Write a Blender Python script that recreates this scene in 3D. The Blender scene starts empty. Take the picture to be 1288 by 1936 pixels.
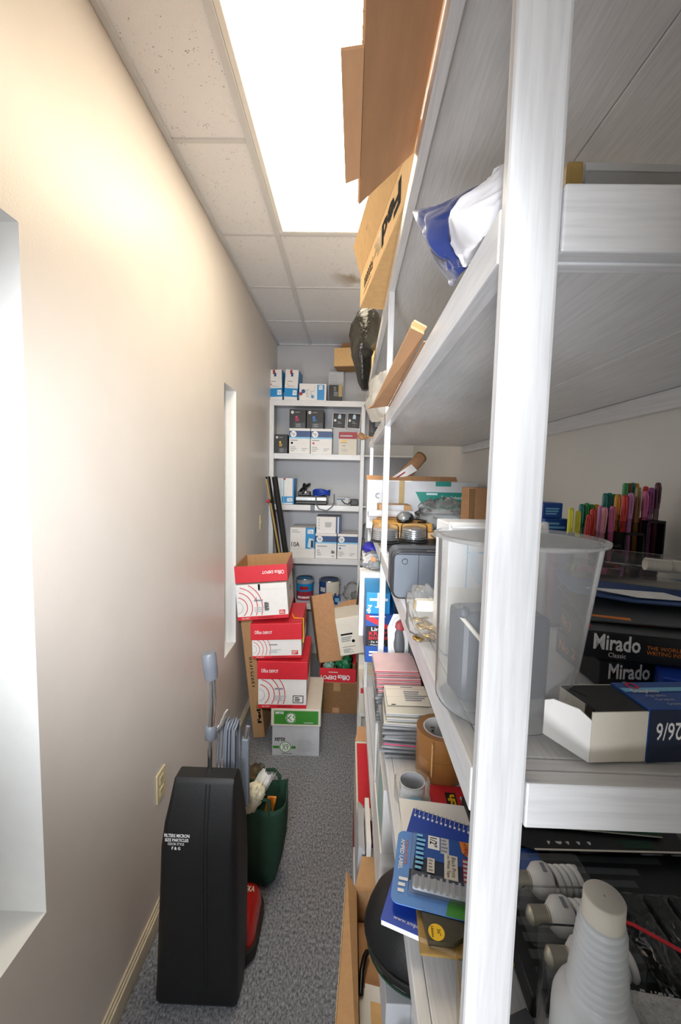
import bpy, bmesh, math, random
from mathutils import Vector, Matrix, Euler, noise
from math import sin, cos, pi, radians as rad
random.seed(7)
S = bpy.context.scene
COL = S.collection
ZF = 1.8          # the camera stands 1.8 m above the carpet; all numbers below are measured from the camera

# ------------------------------------------------------------------ materials
def lin(h):
    h = h.lstrip('#'); v = [int(h[i:i+2], 16)/255 for i in (0, 2, 4)]
    return tuple((c/12.92 if c <= .04045 else ((c+.055)/1.055)**2.4) for c in v)
def mul(c, k): return tuple(min(1, x*k) for x in c)
MATS = {}
def nodes(name):
    m = bpy.data.materials.new(name); m.use_nodes = True
    nt = m.node_tree; nt.nodes.clear()
    out = nt.nodes.new('ShaderNodeOutputMaterial')
    return m, nt, out
def mat(name, hexc, rough=.5, metal=0, var=.07, scale=25, bump=0, bscale=None, spec=.5, coat=0, stretch=None, detail=3, trans=0, alpha=1, sheen=0, emit=0):
    if name in MATS: return MATS[name]
    m, nt, out = nodes(name); N = nt.nodes; L = nt.links
    b = N.new('ShaderNodeBsdfPrincipled')
    b.inputs['Roughness'].default_value = rough; b.inputs['Metallic'].default_value = metal
    b.inputs['Specular IOR Level'].default_value = spec; b.inputs['Coat Weight'].default_value = coat
    b.inputs['Transmission Weight'].default_value = trans; b.inputs['Alpha'].default_value = alpha
    b.inputs['Sheen Weight'].default_value = sheen
    tc = N.new('ShaderNodeTexCoord'); mp = N.new('ShaderNodeMapping')
    if stretch: mp.inputs['Scale'].default_value = stretch
    L.new(tc.outputs['Object'], mp.inputs['Vector'])
    nz = N.new('ShaderNodeTexNoise'); nz.inputs['Scale'].default_value = scale; nz.inputs['Detail'].default_value = detail
    L.new(mp.outputs['Vector'], nz.inputs['Vector'])
    cr = N.new('ShaderNodeValToRGB'); c = lin(hexc)
    cr.color_ramp.elements[0].position = .3; cr.color_ramp.elements[1].position = .7
    cr.color_ramp.elements[0].color = (*mul(c, 1-var), 1); cr.color_ramp.elements[1].color = (*mul(c, 1+var), 1)
    L.new(nz.outputs['Fac'], cr.inputs['Fac']); L.new(cr.outputs['Color'], b.inputs['Base Color'])
    if emit:
        L.new(cr.outputs['Color'], b.inputs['Emission Color']); b.inputs['Emission Strength'].default_value = emit
    if bump:
        bn = N.new('ShaderNodeTexNoise'); bn.inputs['Scale'].default_value = bscale or scale*2; bn.inputs['Detail'].default_value = 4
        L.new(mp.outputs['Vector'], bn.inputs['Vector'])
        bp = N.new('ShaderNodeBump'); bp.inputs['Strength'].default_value = bump; bp.inputs['Distance'].default_value = .01
        L.new(bn.outputs['Fac'], bp.inputs['Height']); L.new(bp.outputs['Normal'], b.inputs['Normal'])
    L.new(b.outputs['BSDF'], out.inputs['Surface'])
    MATS[name] = m; return m
def clear(name, hexc, opac=.12, rough=.12, gloss=.25, bump=0, bscale=40, trans=False):
    """thin clear plastic: mostly see-through, some diffuse haze, a glossy skin"""
    if name in MATS: return MATS[name]
    m, nt, out = nodes(name); N = nt.nodes; L = nt.links; c = lin(hexc)
    t = N.new('ShaderNodeBsdfTransparent'); t.inputs['Color'].default_value = (*[1-(1-x)*.25 for x in c], 1)
    d = N.new('ShaderNodeBsdfTranslucent' if trans else 'ShaderNodeBsdfDiffuse'); d.inputs['Color'].default_value = (*c, 1)
    if trans:
        d2 = N.new('ShaderNodeBsdfDiffuse'); d2.inputs['Color'].default_value = (*c, 1)
        md = N.new('ShaderNodeMixShader'); md.inputs[0].default_value = .5
        L.new(d.outputs[0], md.inputs[1]); L.new(d2.outputs[0], md.inputs[2]); d = md
    g = N.new('ShaderNodeBsdfGlossy'); g.inputs['Roughness'].default_value = rough
    m1 = N.new('ShaderNodeMixShader'); m2 = N.new('ShaderNodeMixShader')
    tc = N.new('ShaderNodeTexCoord'); nz = N.new('ShaderNodeTexNoise'); nz.inputs['Scale'].default_value = bscale
    L.new(tc.outputs['Object'], nz.inputs['Vector'])
    mr = N.new('ShaderNodeMapRange'); mr.inputs['To Min'].default_value = opac*.6; mr.inputs['To Max'].default_value = opac*1.4
    L.new(nz.outputs['Fac'], mr.inputs['Value']); L.new(mr.outputs[0], m1.inputs[0])
    L.new(t.outputs[0], m1.inputs[1]); L.new(d.outputs[0], m1.inputs[2])
    lw = N.new('ShaderNodeLayerWeight'); lw.inputs['Blend'].default_value = gloss
    L.new(lw.outputs['Fresnel'], m2.inputs[0]); L.new(m1.outputs[0], m2.inputs[1]); L.new(g.outputs[0], m2.inputs[2])
    if bump:
        bp = N.new('ShaderNodeBump'); bp.inputs['Strength'].default_value = bump; bp.inputs['Distance'].default_value = .01
        L.new(nz.outputs['Fac'], bp.inputs['Height']); L.new(bp.outputs['Normal'], g.inputs['Normal']); L.new(bp.outputs['Normal'], lw.inputs['Normal'])
    L.new(m2.outputs[0], out.inputs['Surface'])
    MATS[name] = m; return m
def wood_paint(name, stretch):
    """white satin paint over pine: faint ridged grain along the board and a few knots bleeding through"""
    m, nt, out = nodes(name); N = nt.nodes; L = nt.links
    b = N.new('ShaderNodeBsdfPrincipled'); b.inputs['Roughness'].default_value = .33; b.inputs['Coat Weight'].default_value = .15
    tc = N.new('ShaderNodeTexCoord'); mp = N.new('ShaderNodeMapping'); mp.inputs['Scale'].default_value = stretch
    L.new(tc.outputs['Object'], mp.inputs['Vector'])
    nz = N.new('ShaderNodeTexNoise'); nz.inputs['Scale'].default_value = 3.2; nz.inputs['Detail'].default_value = 5; nz.inputs['Distortion'].default_value = .3
    L.new(mp.outputs['Vector'], nz.inputs['Vector'])
    cr = N.new('ShaderNodeValToRGB')
    cr.color_ramp.elements[0].color = (*lin('#d6d7da'), 1); cr.color_ramp.elements[1].color = (*lin('#e4e5e8'), 1)
    cr.color_ramp.elements[0].position = .3; cr.color_ramp.elements[1].position = .62
    L.new(nz.outputs['Fac'], cr.inputs['Fac'])
    vo = N.new('ShaderNodeTexVoronoi'); vo.inputs['Scale'].default_value = 3.1; L.new(tc.outputs['Object'], vo.inputs['Vector'])
    kr = N.new('ShaderNodeValToRGB'); kr.color_ramp.elements[0].color = (.45, .45, .45, 1); kr.color_ramp.elements[1].color = (0, 0, 0, 1)
    kr.color_ramp.elements[0].position = .0; kr.color_ramp.elements[1].position = .055
    L.new(vo.outputs['Distance'], kr.inputs['Fac'])
    mx = N.new('ShaderNodeMixRGB'); mx.inputs['Color2'].default_value = (*lin('#cdbb93'), 1)
    L.new(kr.outputs['Color'], mx.inputs['Fac']); L.new(cr.outputs['Color'], mx.inputs['Color1']); L.new(mx.outputs['Color'], b.inputs['Base Color'])
    bp = N.new('ShaderNodeBump'); bp.inputs['Strength'].default_value = .12; bp.inputs['Distance'].default_value = .003
    L.new(nz.outputs['Fac'], bp.inputs['Height']); L.new(bp.outputs['Normal'], b.inputs['Normal'])
    L.new(b.outputs['BSDF'], out.inputs['Surface']); MATS[name] = m; return m
WX = wood_paint('white_paint_grain_x', (4, 70, 70)); WY = wood_paint('white_paint_grain_y', (70, 4, 70)); WZ = wood_paint('white_paint_grain_z', (70, 70, 4))
def carpet_mat():
    m, nt, out = nodes('carpet_grey_loop'); N = nt.nodes; L = nt.links
    b = N.new('ShaderNodeBsdfPrincipled'); b.inputs['Roughness'].default_value = .95; b.inputs['Specular IOR Level'].default_value = .1
    tc = N.new('ShaderNodeTexCoord'); mp = N.new('ShaderNodeMapping'); mp.inputs['Scale'].default_value = (1.4, .8, 1)
    L.new(tc.outputs['Object'], mp.inputs['Vector'])
    nz = N.new('ShaderNodeTexNoise'); nz.inputs['Scale'].default_value = 95; nz.inputs['Detail'].default_value = 6; nz.inputs['Roughness'].default_value = .75
    L.new(mp.outputs['Vector'], nz.inputs['Vector'])
    cr = N.new('ShaderNodeValToRGB'); e = cr.color_ramp.elements
    e[0].position = .36; e[0].color = (*lin('#54575e'), 1); e[1].position = .66; e[1].color = (*lin('#b9bcc2'), 1)
    k = e.new(.5); k.color = (*lin('#8b8e95'), 1)
    L.new(nz.outputs['Fac'], cr.inputs['Fac']); L.new(cr.outputs['Color'], b.inputs['Base Color'])
    bp = N.new('ShaderNodeBump'); bp.inputs['Strength'].default_value = .8; bp.inputs['Distance'].default_value = .006
    L.new(nz.outputs['Fac'], bp.inputs['Height']); L.new(bp.outputs['Normal'], b.inputs['Normal'])
    L.new(b.outputs['BSDF'], out.inputs['Surface']); return m
def tile_mat(stain=False):
    m, nt, out = nodes('acoustic_tile' + ('_stained' if stain else '')); N = nt.nodes; L = nt.links
    b = N.new('ShaderNodeBsdfPrincipled'); b.inputs['Roughness'].default_value = .9
    tc = N.new('ShaderNodeTexCoord')
    vo = N.new('ShaderNodeTexVoronoi'); vo.inputs['Scale'].default_value = 105; vo.inputs['Randomness'].default_value = 1
    nz = N.new('ShaderNodeTexNoise'); nz.inputs['Scale'].default_value = 40; nz.inputs['Detail'].default_value = 2
    L.new(tc.outputs['Object'], nz.inputs['Vector']); L.new(tc.outputs['Object'], vo.inputs['Vector'])
    ad = N.new('ShaderNodeMath'); ad.operation = 'ADD'; L.new(vo.outputs['Distance'], ad.inputs[0]); L.new(nz.outputs['Fac'], ad.inputs[1])
    cr = N.new('ShaderNodeValToRGB'); e = cr.color_ramp.elements
    e[0].position = .52; e[0].color = (*lin('#a3a4a8'), 1); e[1].position = .60; e[1].color = (*lin('#eff1f6'), 1)
    L.new(ad.outputs[0], cr.inputs['Fac']); col = cr.outputs['Color']
    if stain:
        mp = N.new('ShaderNodeMapping'); mp.inputs['Location'].default_value = (-.03, -2.72, -1.26); L.new(tc.outputs['Object'], mp.inputs['Vector'])
        n2 = N.new('ShaderNodeTexNoise'); n2.inputs['Scale'].default_value = 7; n2.inputs['Detail'].default_value = 5; L.new(tc.outputs['Object'], n2.inputs['Vector'])
        ln = N.new('ShaderNodeVectorMath'); ln.operation = 'LENGTH'; L.new(mp.outputs['Vector'], ln.inputs[0])
        fa = N.new('ShaderNodeValToRGB'); f = fa.color_ramp.elements
        f[0].position = .02; f[0].color = (1, 1, 1, 1); f[1].position = .2; f[1].color = (0, 0, 0, 1); L.new(ln.outputs['Value'], fa.inputs['Fac'])
        bl = N.new('ShaderNodeValToRGB'); f = bl.color_ramp.elements; f[0].position = .47; f[0].color = (0, 0, 0, 1); f[1].position = .6; f[1].color = (1, 1, 1, 1)
        L.new(n2.outputs['Fac'], bl.inputs['Fac'])
        mm = N.new('ShaderNodeMath'); mm.operation = 'MULTIPLY'; L.new(fa.outputs['Color'], mm.inputs[0]); L.new(bl.outputs['Color'], mm.inputs[1])
        mx = N.new('ShaderNodeMixRGB'); mx.inputs['Color2'].default_value = (*lin('#9a8257'), 1)
        L.new(mm.outputs[0], mx.inputs['Fac']); L.new(col, mx.inputs['Color1']); col = mx.outputs['Color']
    L.new(col, b.inputs['Base Color'])
    bp = N.new('ShaderNodeBump'); bp.inputs['Strength'].default_value = .4; bp.inputs['Distance'].default_value = .004
    L.new(ad.outputs[0], bp.inputs['Height']); L.new(bp.outputs['Normal'], b.inputs['Normal'])
    L.new(b.outputs['BSDF'], out.inputs['Surface']); return m
def emit_mat(name, hexc, strength):
    m, nt, out = nodes(name); e = nt.nodes.new('ShaderNodeEmission')
    nz = nt.nodes.new('ShaderNodeTexNoise'); nz.inputs['Scale'].default_value = 120
    cr = nt.nodes.new('ShaderNodeValToRGB'); c = lin(hexc)
    cr.color_ramp.elements[0].color = (*mul(c, .97), 1); cr.color_ramp.elements[1].color = (*c, 1)
    nt.links.new(nz.outputs['Fac'], cr.inputs['Fac']); nt.links.new(cr.outputs['Color'], e.inputs['Color'])
    e.inputs['Strength'].default_value = strength; nt.links.new(e.outputs[0], out.inputs['Surface']); MATS[name] = m; return m

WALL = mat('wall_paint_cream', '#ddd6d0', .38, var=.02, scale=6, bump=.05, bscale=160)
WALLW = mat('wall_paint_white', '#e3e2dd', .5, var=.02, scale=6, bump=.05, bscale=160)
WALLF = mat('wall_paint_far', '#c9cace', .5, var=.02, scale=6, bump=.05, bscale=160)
JAMB = mat('jamb_white', '#f0f0ee', .45, var=.015)
BASEB = mat('baseboard_cream', '#d8cdb4', .4, var=.05)
GRIDM = mat('grid_metal', '#d6d8dc', .4, var=.02)
KRAFT = mat('cardboard', '#b58d62', .8, var=.06, scale=60, stretch=(1, 1, .2), bump=.05)
KRAFTP = mat('cardboard_brightened', '#e6b286', .85, var=.06, scale=40, stretch=(1, .2, 1), bump=.05)  # brown cardboard with brightness put into its colour where little light reaches
KRAFTD = mat('cardboard_dark', '#8f6a45', .85, var=.08, scale=60, bump=.05)
KRAFTL = mat('cardboard_light', '#ecc288', .8, var=.05, scale=50, bump=.05)
KRAFTB = mat('cardboard_brown', '#bd9068', .85, var=.07, scale=50, stretch=(1, .2, 1), bump=.05)
WHITE = mat('white_print', '#eceae8', .45, var=.02)
PAPER = mat('white_paper', '#f1f0ee', .6, var=.02)
OFFW = mat('off_white', '#dfd9cc', .6, var=.03)
GREY = mat('grey_card', '#a6a8ac', .6, var=.05)
LGREY = mat('light_grey_card', '#c9ccd2', .55, var=.03)
DGREY = mat('dark_grey', '#4a4d52', .5, var=.08)
SLATE = mat('slate_plastic', '#525861', .4, var=.07, scale=12, bump=.04, bscale=300)
BLACK = mat('black_card', '#17171a', .45, var=.2)
BLACKP = mat('black_plastic', '#101012', .35, var=.2)
VINYL = mat('black_vinyl', '#0e0f11', .48, var=.15, scale=60, bump=.12, bscale=420)
RUBBER = mat('black_rubber', '#161616', .7, var=.1)
RED = mat('red_print', '#d62a38', .45, var=.04)
DRED = mat('dark_red', '#a3202c', .45, var=.06)
VRED = mat('red_hood', '#b3201a', .25, coat=.5, var=.05)
GREEN = mat('green_print', '#3f8f33', .5, var=.05)
DGREEN = mat('dark_green_cloth', '#153a29', .8, var=.15, scale=12, bump=.2, bscale=90)
TEAL = mat('teal_print', '#108a7c', .4, var=.04)
TEALP = mat('pale_teal', '#a9c9c6', .5, var=.08)
BLUE = mat('hp_blue', '#1a8fd2', .4, var=.03)
LBLUE = mat('light_blue', '#7fc3ea', .4, var=.04)
PBLUE = mat('pale_blue', '#cfe3f0', .45, var=.03)
NAVY = mat('navy_print', '#24477f', .4, var=.05)
RBLUE = mat('royal_blue', '#2049b8', .4, var=.05)
KBLUE = mat('kraft_blue', '#2453a4', .35, var=.05)
DNAVY = mat('deep_navy', '#15243f', .4, var=.08)
YEL = mat('yellow_print', '#f2c21a', .4, var=.04)
ORANGE = mat('orange_print', '#e8852a', .45, var=.05)
MAG = mat('magenta_dot', '#cf2d63', .4)
CYAN = mat('cyan_dot', '#2b86cf', .4)
INK = mat('ink_black', '#141416', .9, spec=.1)
INKG = mat('ink_grey', '#8d9097', .55)
INKP = mat('ink_pale', '#bfc1c6', .55)
INKW = mat('ink_white', '#f2f2f2', .5)
SILVER = mat('silver_paint', '#a7abae', .35, metal=.6, var=.06)
CHROME = mat('chrome', '#d9dbdf', .12, metal=1, var=.05)
STEEL = mat('steel', '#b9bcc0', .3, metal=1, var=.06)
BULBM = mat('bulb_base_metal', '#c4bda8', .35, metal=.55, var=.05)
GOLD = mat('gold_metal', '#c9a85c', .3, metal=1, var=.08)
GPLAS = mat('grey_plastic', '#6f747d', .4, var=.05)
CORDG = mat('grey_cord', '#6b707a', .45, var=.05)
IVORY = mat('ivory_plastic', '#dccfa6', .4, var=.03)
IVORYD = mat('ivory_dark', '#a89c78', .5)  # darker ivory for the switch toggle
CREAM = mat('cream_wool', '#e3dbbf', .95, var=.15, scale=80, bump=.6, bscale=120)
TOWEL = mat('white_terry', '#d5d6d4', .95, var=.12, scale=180, bump=1, bscale=260, sheen=.4)
GCLOTH = mat('grey_cloth', '#8f9294', .9, var=.1, scale=20, bump=.3)
SATB = mat('blue_satin', '#15275f', .28, var=.12, scale=9, sheen=.4, bump=.25, bscale=14)
SATW = mat('white_satin', '#e4e4ea', .35, var=.05, scale=9, sheen=.4, bump=.25, bscale=14)
TAPE = mat('tan_tape', '#a5713c', .3, coat=.4, var=.05, scale=18)
TANP = mat('tan_plastic', '#a88d54', .35, var=.06)
AMBER = clear('amber_clear', '#c9a458', .55, .1, .3)
CLEARP = clear('clear_plastic', '#f6f8f9', .04, .08, .06)
CLEARB = clear('clear_bag', '#fbfbf9', .17, .2, .08, bump=.5, bscale=22, trans=True)
DCLEAR = clear('smoky_clear', '#3c4240', .35, .08, .35, bump=.5, bscale=30)
FROST = clear('frosted_bin', '#f6f8fa', .22, .35, .05, trans=True, bscale=3)
WHITEBAG = clear('milky_bag', '#f0ede6', .6, .25, .1, bump=.4, bscale=14, trans=True)
BLKBAG = mat('black_bin_bag', '#1d1c18', .2, var=.2, scale=9, bump=1, bscale=34)
GREYBAG = mat('grey_bag', '#77797a', .3, var=.2, scale=14, bump=.8, bscale=22)
GREENBAG = mat('green_bag', '#2f8a5a', .35, var=.25, scale=9, bump=.5, bscale=20)
PALEGREEN = mat('pale_green_bag', '#a8d3bd', .4, var=.2, scale=9, bump=.5, bscale=20)
GLASS = clear('window_glass', '#eef6f6', .03, .02, .2)
BRIGHT = mat('bottle_white', '#d6dade', .4, var=.03, trans=0)
ENVEL = mat('manila', '#d6a04a', .6, var=.05)
CDM = mat('cd_silver', '#c6c8cc', .2, metal=.9, var=.15, scale=30)

# ------------------------------------------------------------------ mesh builder
_txt = {}
def text_mesh(s, bold=0):
    k = (s, bold)
    if k not in _txt:
        cu = bpy.data.curves.new('lettering', 'FONT'); cu.body = s; cu.size = 1; cu.offset = bold; cu.resolution_u = 2
        o = bpy.data.objects.new('lettering', cu)
        me = bpy.data.meshes.new_from_object(o)
        vs = [v.co.copy() for v in me.vertices]; fs = [tuple(p.vertices) for p in me.polygons]
        bpy.data.meshes.remove(me); bpy.data.objects.remove(o); bpy.data.curves.remove(cu)
        _txt[k] = (vs, fs)
    return _txt[k]
class MB:
    def __init__(s): s.v = []; s.f = []; s.m = []; s.sm = []; s.mats = []; s.M = Matrix.Identity(4)
    def mi(s, m):
        if m not in s.mats: s.mats.append(m)
        return s.mats.index(m)
    def add(s, vs, fs, m, smooth=False):
        n = len(s.v); i = s.mi(m)
        s.v += [s.M @ Vector(v) for v in vs]
        for f in fs: s.f.append([n+k for k in f]); s.m.append(i); s.sm.append(smooth)
        return s
    def at(s, loc=(0, 0, 0), rot=(0, 0, 0), sc=(1, 1, 1)):
        s.M = Matrix.LocRotScale(Vector(loc), Euler([rad(a) for a in rot]), Vector(sc)); return s
    def box(s, x0, y0, z0, x1, y1, z1, m, bev=0):
        if x0 > x1: x0, x1 = x1, x0
        if y0 > y1: y0, y1 = y1, y0
        if z0 > z1: z0, z1 = z1, z0
        if not bev:
            v = [(x0,y0,z0),(x1,y0,z0),(x1,y1,z0),(x0,y1,z0),(x0,y0,z1),(x1,y0,z1),(x1,y1,z1),(x0,y1,z1)]
            return s.add(v, [(0,3,2,1),(4,5,6,7),(0,1,5,4),(1,2,6,5),(2,3,7,6),(3,0,4,7)], m)
        b = min(bev, (x1-x0)*.45, (y1-y0)*.45, (z1-z0)*.45)
        bm = bmesh.new(); bmesh.ops.create_cube(bm, size=1)
        for w in bm.verts: w.co = Vector((x0+(w.co.x+.5)*(x1-x0), y0+(w.co.y+.5)*(y1-y0), z0+(w.co.z+.5)*(z1-z0)))
        bmesh.ops.bevel(bm, geom=bm.edges[:], offset=b, segments=2, affect='EDGES', profile=.5)
        bm.verts.index_update()
        s.add([w.co[:] for w in bm.verts], [[w.index for w in f.verts] for f in bm.faces], m); bm.free(); return s
    def poly(s, pts, m): return s.add(pts, [tuple(range(len(pts)))], m)
    def slab(s, pts, vec, m):
        """a flat polygon thickened by the vector vec"""
        n = len(pts); vec = Vector(vec); a = [Vector(p) for p in pts]
        nor = Vector((0,0,0))
        for i in range(n): nor += (a[i]-a[0]).cross(a[(i+1) % n]-a[0])
        if nor.dot(vec) > 0: a.reverse()
        v = a + [p+vec for p in a]
        f = [tuple(range(n)), tuple(range(2*n-1, n-1, -1))] + [(i, i+n, (i+1) % n+n, (i+1) % n) for i in range(n)]
        return s.add(v, f, m)
    def lathe(s, prof, m, c=(0, 0, 0), seg=32, smooth=True, axis='z'):
        vs = []; fs = []; n = len(prof)
        for (r, z) in prof:
            for k in range(seg):
                a = 2*pi*k/seg; p = (r*cos(a), r*sin(a), z)
                if axis == 'x': p = (p[2], p[0], p[1])
                if axis == 'y': p = (p[1], p[2], p[0])
                vs.append((c[0]+p[0], c[1]+p[1], c[2]+p[2]))
        for i in range(n-1):
            for k in range(seg):
                k2 = (k+1) % seg; fs.append((i*seg+k, i*seg+k2, (i+1)*seg+k2, (i+1)*seg+k))
        s.add(vs, fs, m, smooth)
        if prof[0][0] > 1e-5: s.add(vs[:seg], [tuple(range(seg-1, -1, -1))], m)
        if prof[-1][0] > 1e-5: s.add(vs[-seg:], [tuple(range(seg))], m)
        return s
    def tube(s, pts, r, m, seg=10, smooth=True, cap=True, closed=False):
        pts = [Vector(p) for p in pts]; n = len(pts); rs = r if isinstance(r, (list, tuple)) else [r]*n
        up = None; vs = []
        for i, p in enumerate(pts):
            a = pts[(i-1) % n] if (closed or i) else p; b = pts[(i+1) % n] if (closed or i < n-1) else p
            t = (b-a).normalized()
            if up is None: up = Vector((0, 0, 1)) if abs(t.z) < .9 else Vector((1, 0, 0))
            u = up - t*up.dot(t)
            if u.length < 1e-4: u = t.orthogonal()
            u.normalize(); up = u; w = t.cross(u)
            for k in range(seg):
                g = 2*pi*k/seg; vs.append(p + (u*cos(g)+w*sin(g))*rs[i])
        fs = []
        for i in range(n if closed else n-1):
            j = (i+1) % n
            for k in range(seg):
                k2 = (k+1) % seg; fs.append((i*seg+k, i*seg+k2, j*seg+k2, j*seg+k))
        s.add(vs, fs, m, smooth)
        if cap and not closed:
            s.add(vs[:seg], [tuple(range(seg-1, -1, -1))], m); s.add(vs[-seg:], [tuple(range(seg))], m)
        return s
    def grid(s, fn, nu, nv, m, smooth=True):
        """surface fn(u,v) for u,v in 0..1"""
        vs = [fn(i/nu, j/nv) for j in range(nv+1) for i in range(nu+1)]
        fs = [(j*(nu+1)+i, j*(nu+1)+i+1, (j+1)*(nu+1)+i+1, (j+1)*(nu+1)+i) for j in range(nv) for i in range(nu)]
        return s.add(vs, fs, m, smooth)
    def loft(s, rings, m, smooth=True, cap=True):
        n = len(rings[0]); vs = [p for r in rings for p in r]
        fs = [(i*n+k, i*n+(k+1) % n, (i+1)*n+(k+1) % n, (i+1)*n+k) for i in range(len(rings)-1) for k in range(n)]
        s.add(vs, fs, m, smooth)
        if cap: s.add(rings[0], [tuple(range(n-1, -1, -1))], m); s.add(rings[-1], [tuple(range(n))], m)
        return s
    def blob(s, c, r, m, seed=0, amp=.25, freq=2.2, seg=28, flat=None, ridge=False):
        rings = []; nv = seg//2; vs = []; fs = []
        for j in range(nv+1):
            th = pi*j/nv
            for i in range(seg):
                a = 2*pi*i/seg; d = Vector((sin(th)*cos(a), sin(th)*sin(a), cos(th)))
                q = noise.noise(d*freq+Vector((seed*3.1, seed*1.7, seed)))
                if ridge: q = 1-2*abs(q)*1.6
                k = 1+amp*q+amp*.4*noise.noise(d*freq*3+Vector((seed, 0, 7)))
                p = Vector((d.x*r[0]*k, d.y*r[1]*k, d.z*r[2]*k))
                if flat is not None and p.z < flat: p.z = flat
                vs.append((c[0]+p.x, c[1]+p.y, c[2]+p.z))
        for j in range(nv):
            for i in range(seg):
                i2 = (i+1) % seg; fs.append((j*seg+i, (j+1)*seg+i, (j+1)*seg+i2, j*seg+i2))
        return s.add(vs, fs, m, True)
    # printing on a flat face: fr = (origin, ux, uy, w, h); items are given in fractions of the face
    def art(s, fr, items, eps=.0004):
        o, ux, uy, w, h = Vector(fr[0]), Vector(fr[1]), Vector(fr[2]), fr[3], fr[4]; n = ux.cross(uy)
        P = lambda x, y, k: o+ux*(x*w)+uy*(y*h)+n*(eps*(k+1))
        for k, it in enumerate(items):
            t = it[0]; k = k*.35
            if t == 'r': x0, y0, x1, y1, m = it[1:6]; s.add([P(x0,y0,k),P(x1,y0,k),P(x1,y1,k),P(x0,y1,k)], [(0,1,2,3)], m)
            elif t == 'p': s.add([P(x, y, k) for x, y in it[1]], [tuple(range(len(it[1])))], it[2])
            elif t == 'c':
                cx, cy, r, m = it[1:5]; r *= min(w, h)
                s.add([P(cx+r*cos(a*pi/12)/w, cy+r*sin(a*pi/12)/h, k) for a in range(24)], [tuple(range(24))], m)
            elif t == 'o':
                cx, cy, r0, r1, m = it[1:6]; a0, a1 = (it[6], it[7]) if len(it) > 6 else (0, 360)
                r0 *= min(w, h); r1 *= min(w, h); q = 28; vs = []
                for a in range(q+1):
                    g = rad(a0+(a1-a0)*a/q); vs += [P(cx+r0*cos(g)/w, cy+r0*sin(g)/h, k), P(cx+r1*cos(g)/w, cy+r1*sin(g)/h, k)]
                s.add(vs, [(2*a, 2*a+1, 2*a+3, 2*a+2) for a in range(q)], m)
            elif t == 'l':        # lines of print too small to read
                x0, y0, x1, y1, q, m = it[1:7]; rr = random.Random(int((x0+y0*3)*999))
                for a in range(q):
                    yy = y1-(y1-y0)*(a+.5)/q; hh = (y1-y0)/q*.28; xe = x0+(x1-x0)*(.55+.45*rr.random())
                    s.add([P(x0,yy-hh,k),P(xe,yy-hh,k),P(xe,yy+hh,k),P(x0,yy+hh,k)], [(0,1,2,3)], m)
            elif t == 't':
                st, x0, y0, x1, y1, m = it[1:7]; rot = it[7] if len(it) > 7 else 0; bold = it[8] if len(it) > 8 else 0
                vs, fs = text_mesh(st, bold); ca, sa = round(cos(rad(rot))), round(sin(rad(rot)))
                q = [(v.x*ca-v.y*sa, v.x*sa+v.y*ca) for v in vs]
                ax, bx = min(a for a, b in q), max(a for a, b in q); ay, by = min(b for a, b in q), max(b for a, b in q)
                s.add([P(x0+(x1-x0)*(a-ax)/(bx-ax), y0+(y1-y0)*(b-ay)/(by-ay), k) for a, b in q], fs, m)
        return s
def face(side, W, D, H, z=0):
    return {'front': ((-W/2,-D/2,z),(1,0,0),(0,0,1),W,H), 'right': ((W/2,-D/2,z),(0,1,0),(0,0,1),D,H), 'left': ((-W/2,D/2,z),(0,-1,0),(0,0,1),D,H),
            'back': ((W/2,D/2,z),(-1,0,0),(0,0,1),W,H), 'top': ((-W/2,-D/2,z+H),(1,0,0),(0,1,0),W,D), 'bottom': ((-W/2,D/2,z),(1,0,0),(0,-1,0),W,D)}[side]
def tag(o, label=None, cat=None, group=None, kind=None):
    if label: o['label'] = label
    if cat: o['category'] = cat
    if group: o['group'] = group
    if kind: o['kind'] = kind
    return o
def put(o, loc, rot, parent):
    l = Vector(loc)
    if parent is None: l.z += ZF
    o.parent = parent; o.location = l; o.rotation_euler = [rad(a) for a in rot]; COL.objects.link(o); return o
def obj(name, mb, parent=None, loc=(0, 0, 0), rot=(0, 0, 0)):
    me = bpy.data.meshes.new(name); me.from_pydata([v[:] for v in mb.v], [], mb.f)
    for m in mb.mats: me.materials.append(m)
    for p, i, sm in zip(me.polygons, mb.m, mb.sm): p.material_index = i; p.use_smooth = sm
    me.update(); return put(bpy.data.objects.new(name, me), loc, rot, parent)
def thing(name, label, cat, loc=(0, 0, 0), rot=(0, 0, 0), group=None):
    return tag(put(bpy.data.objects.new(name, None), loc, rot, None), label, cat, group)
def one(name, mb, label, cat, loc=(0, 0, 0), rot=(0, 0, 0), group=None):
    return tag(obj(name, mb, None, loc, rot), label, cat, group)
def struct(name, mb, loc=(0, 0, 0), parent=None):
    o = obj(name, mb, parent, loc)
    if parent is None: o['kind'] = 'structure'
    return o
def copy_tree(o, parent=None):
    c = o.copy(); COL.objects.link(c); c.parent = parent
    for ch in list(o.children): copy_tree(ch, c)
    return c
def carton(name, label, x0, x1, y0, z0, d, h, m, arts=None, rz=0, ry=0, rx=0, group=None, cat='box', bev=.0015, seam=None):
    W = x1-x0; b = MB(); b.box(-W/2, -d/2, 0, W/2, d/2, h, m, bev)
    if seam: b.art(face('top', W, d, h), [('r', .49, 0, .51, 1, seam)])
    for s_, it in (arts or {}).items(): b.art(face(s_, W, d, h), it)
    return one(name, b, label, cat, ((x0+x1)/2, y0+d/2, z0), (rx, ry, rz), group)

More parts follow.
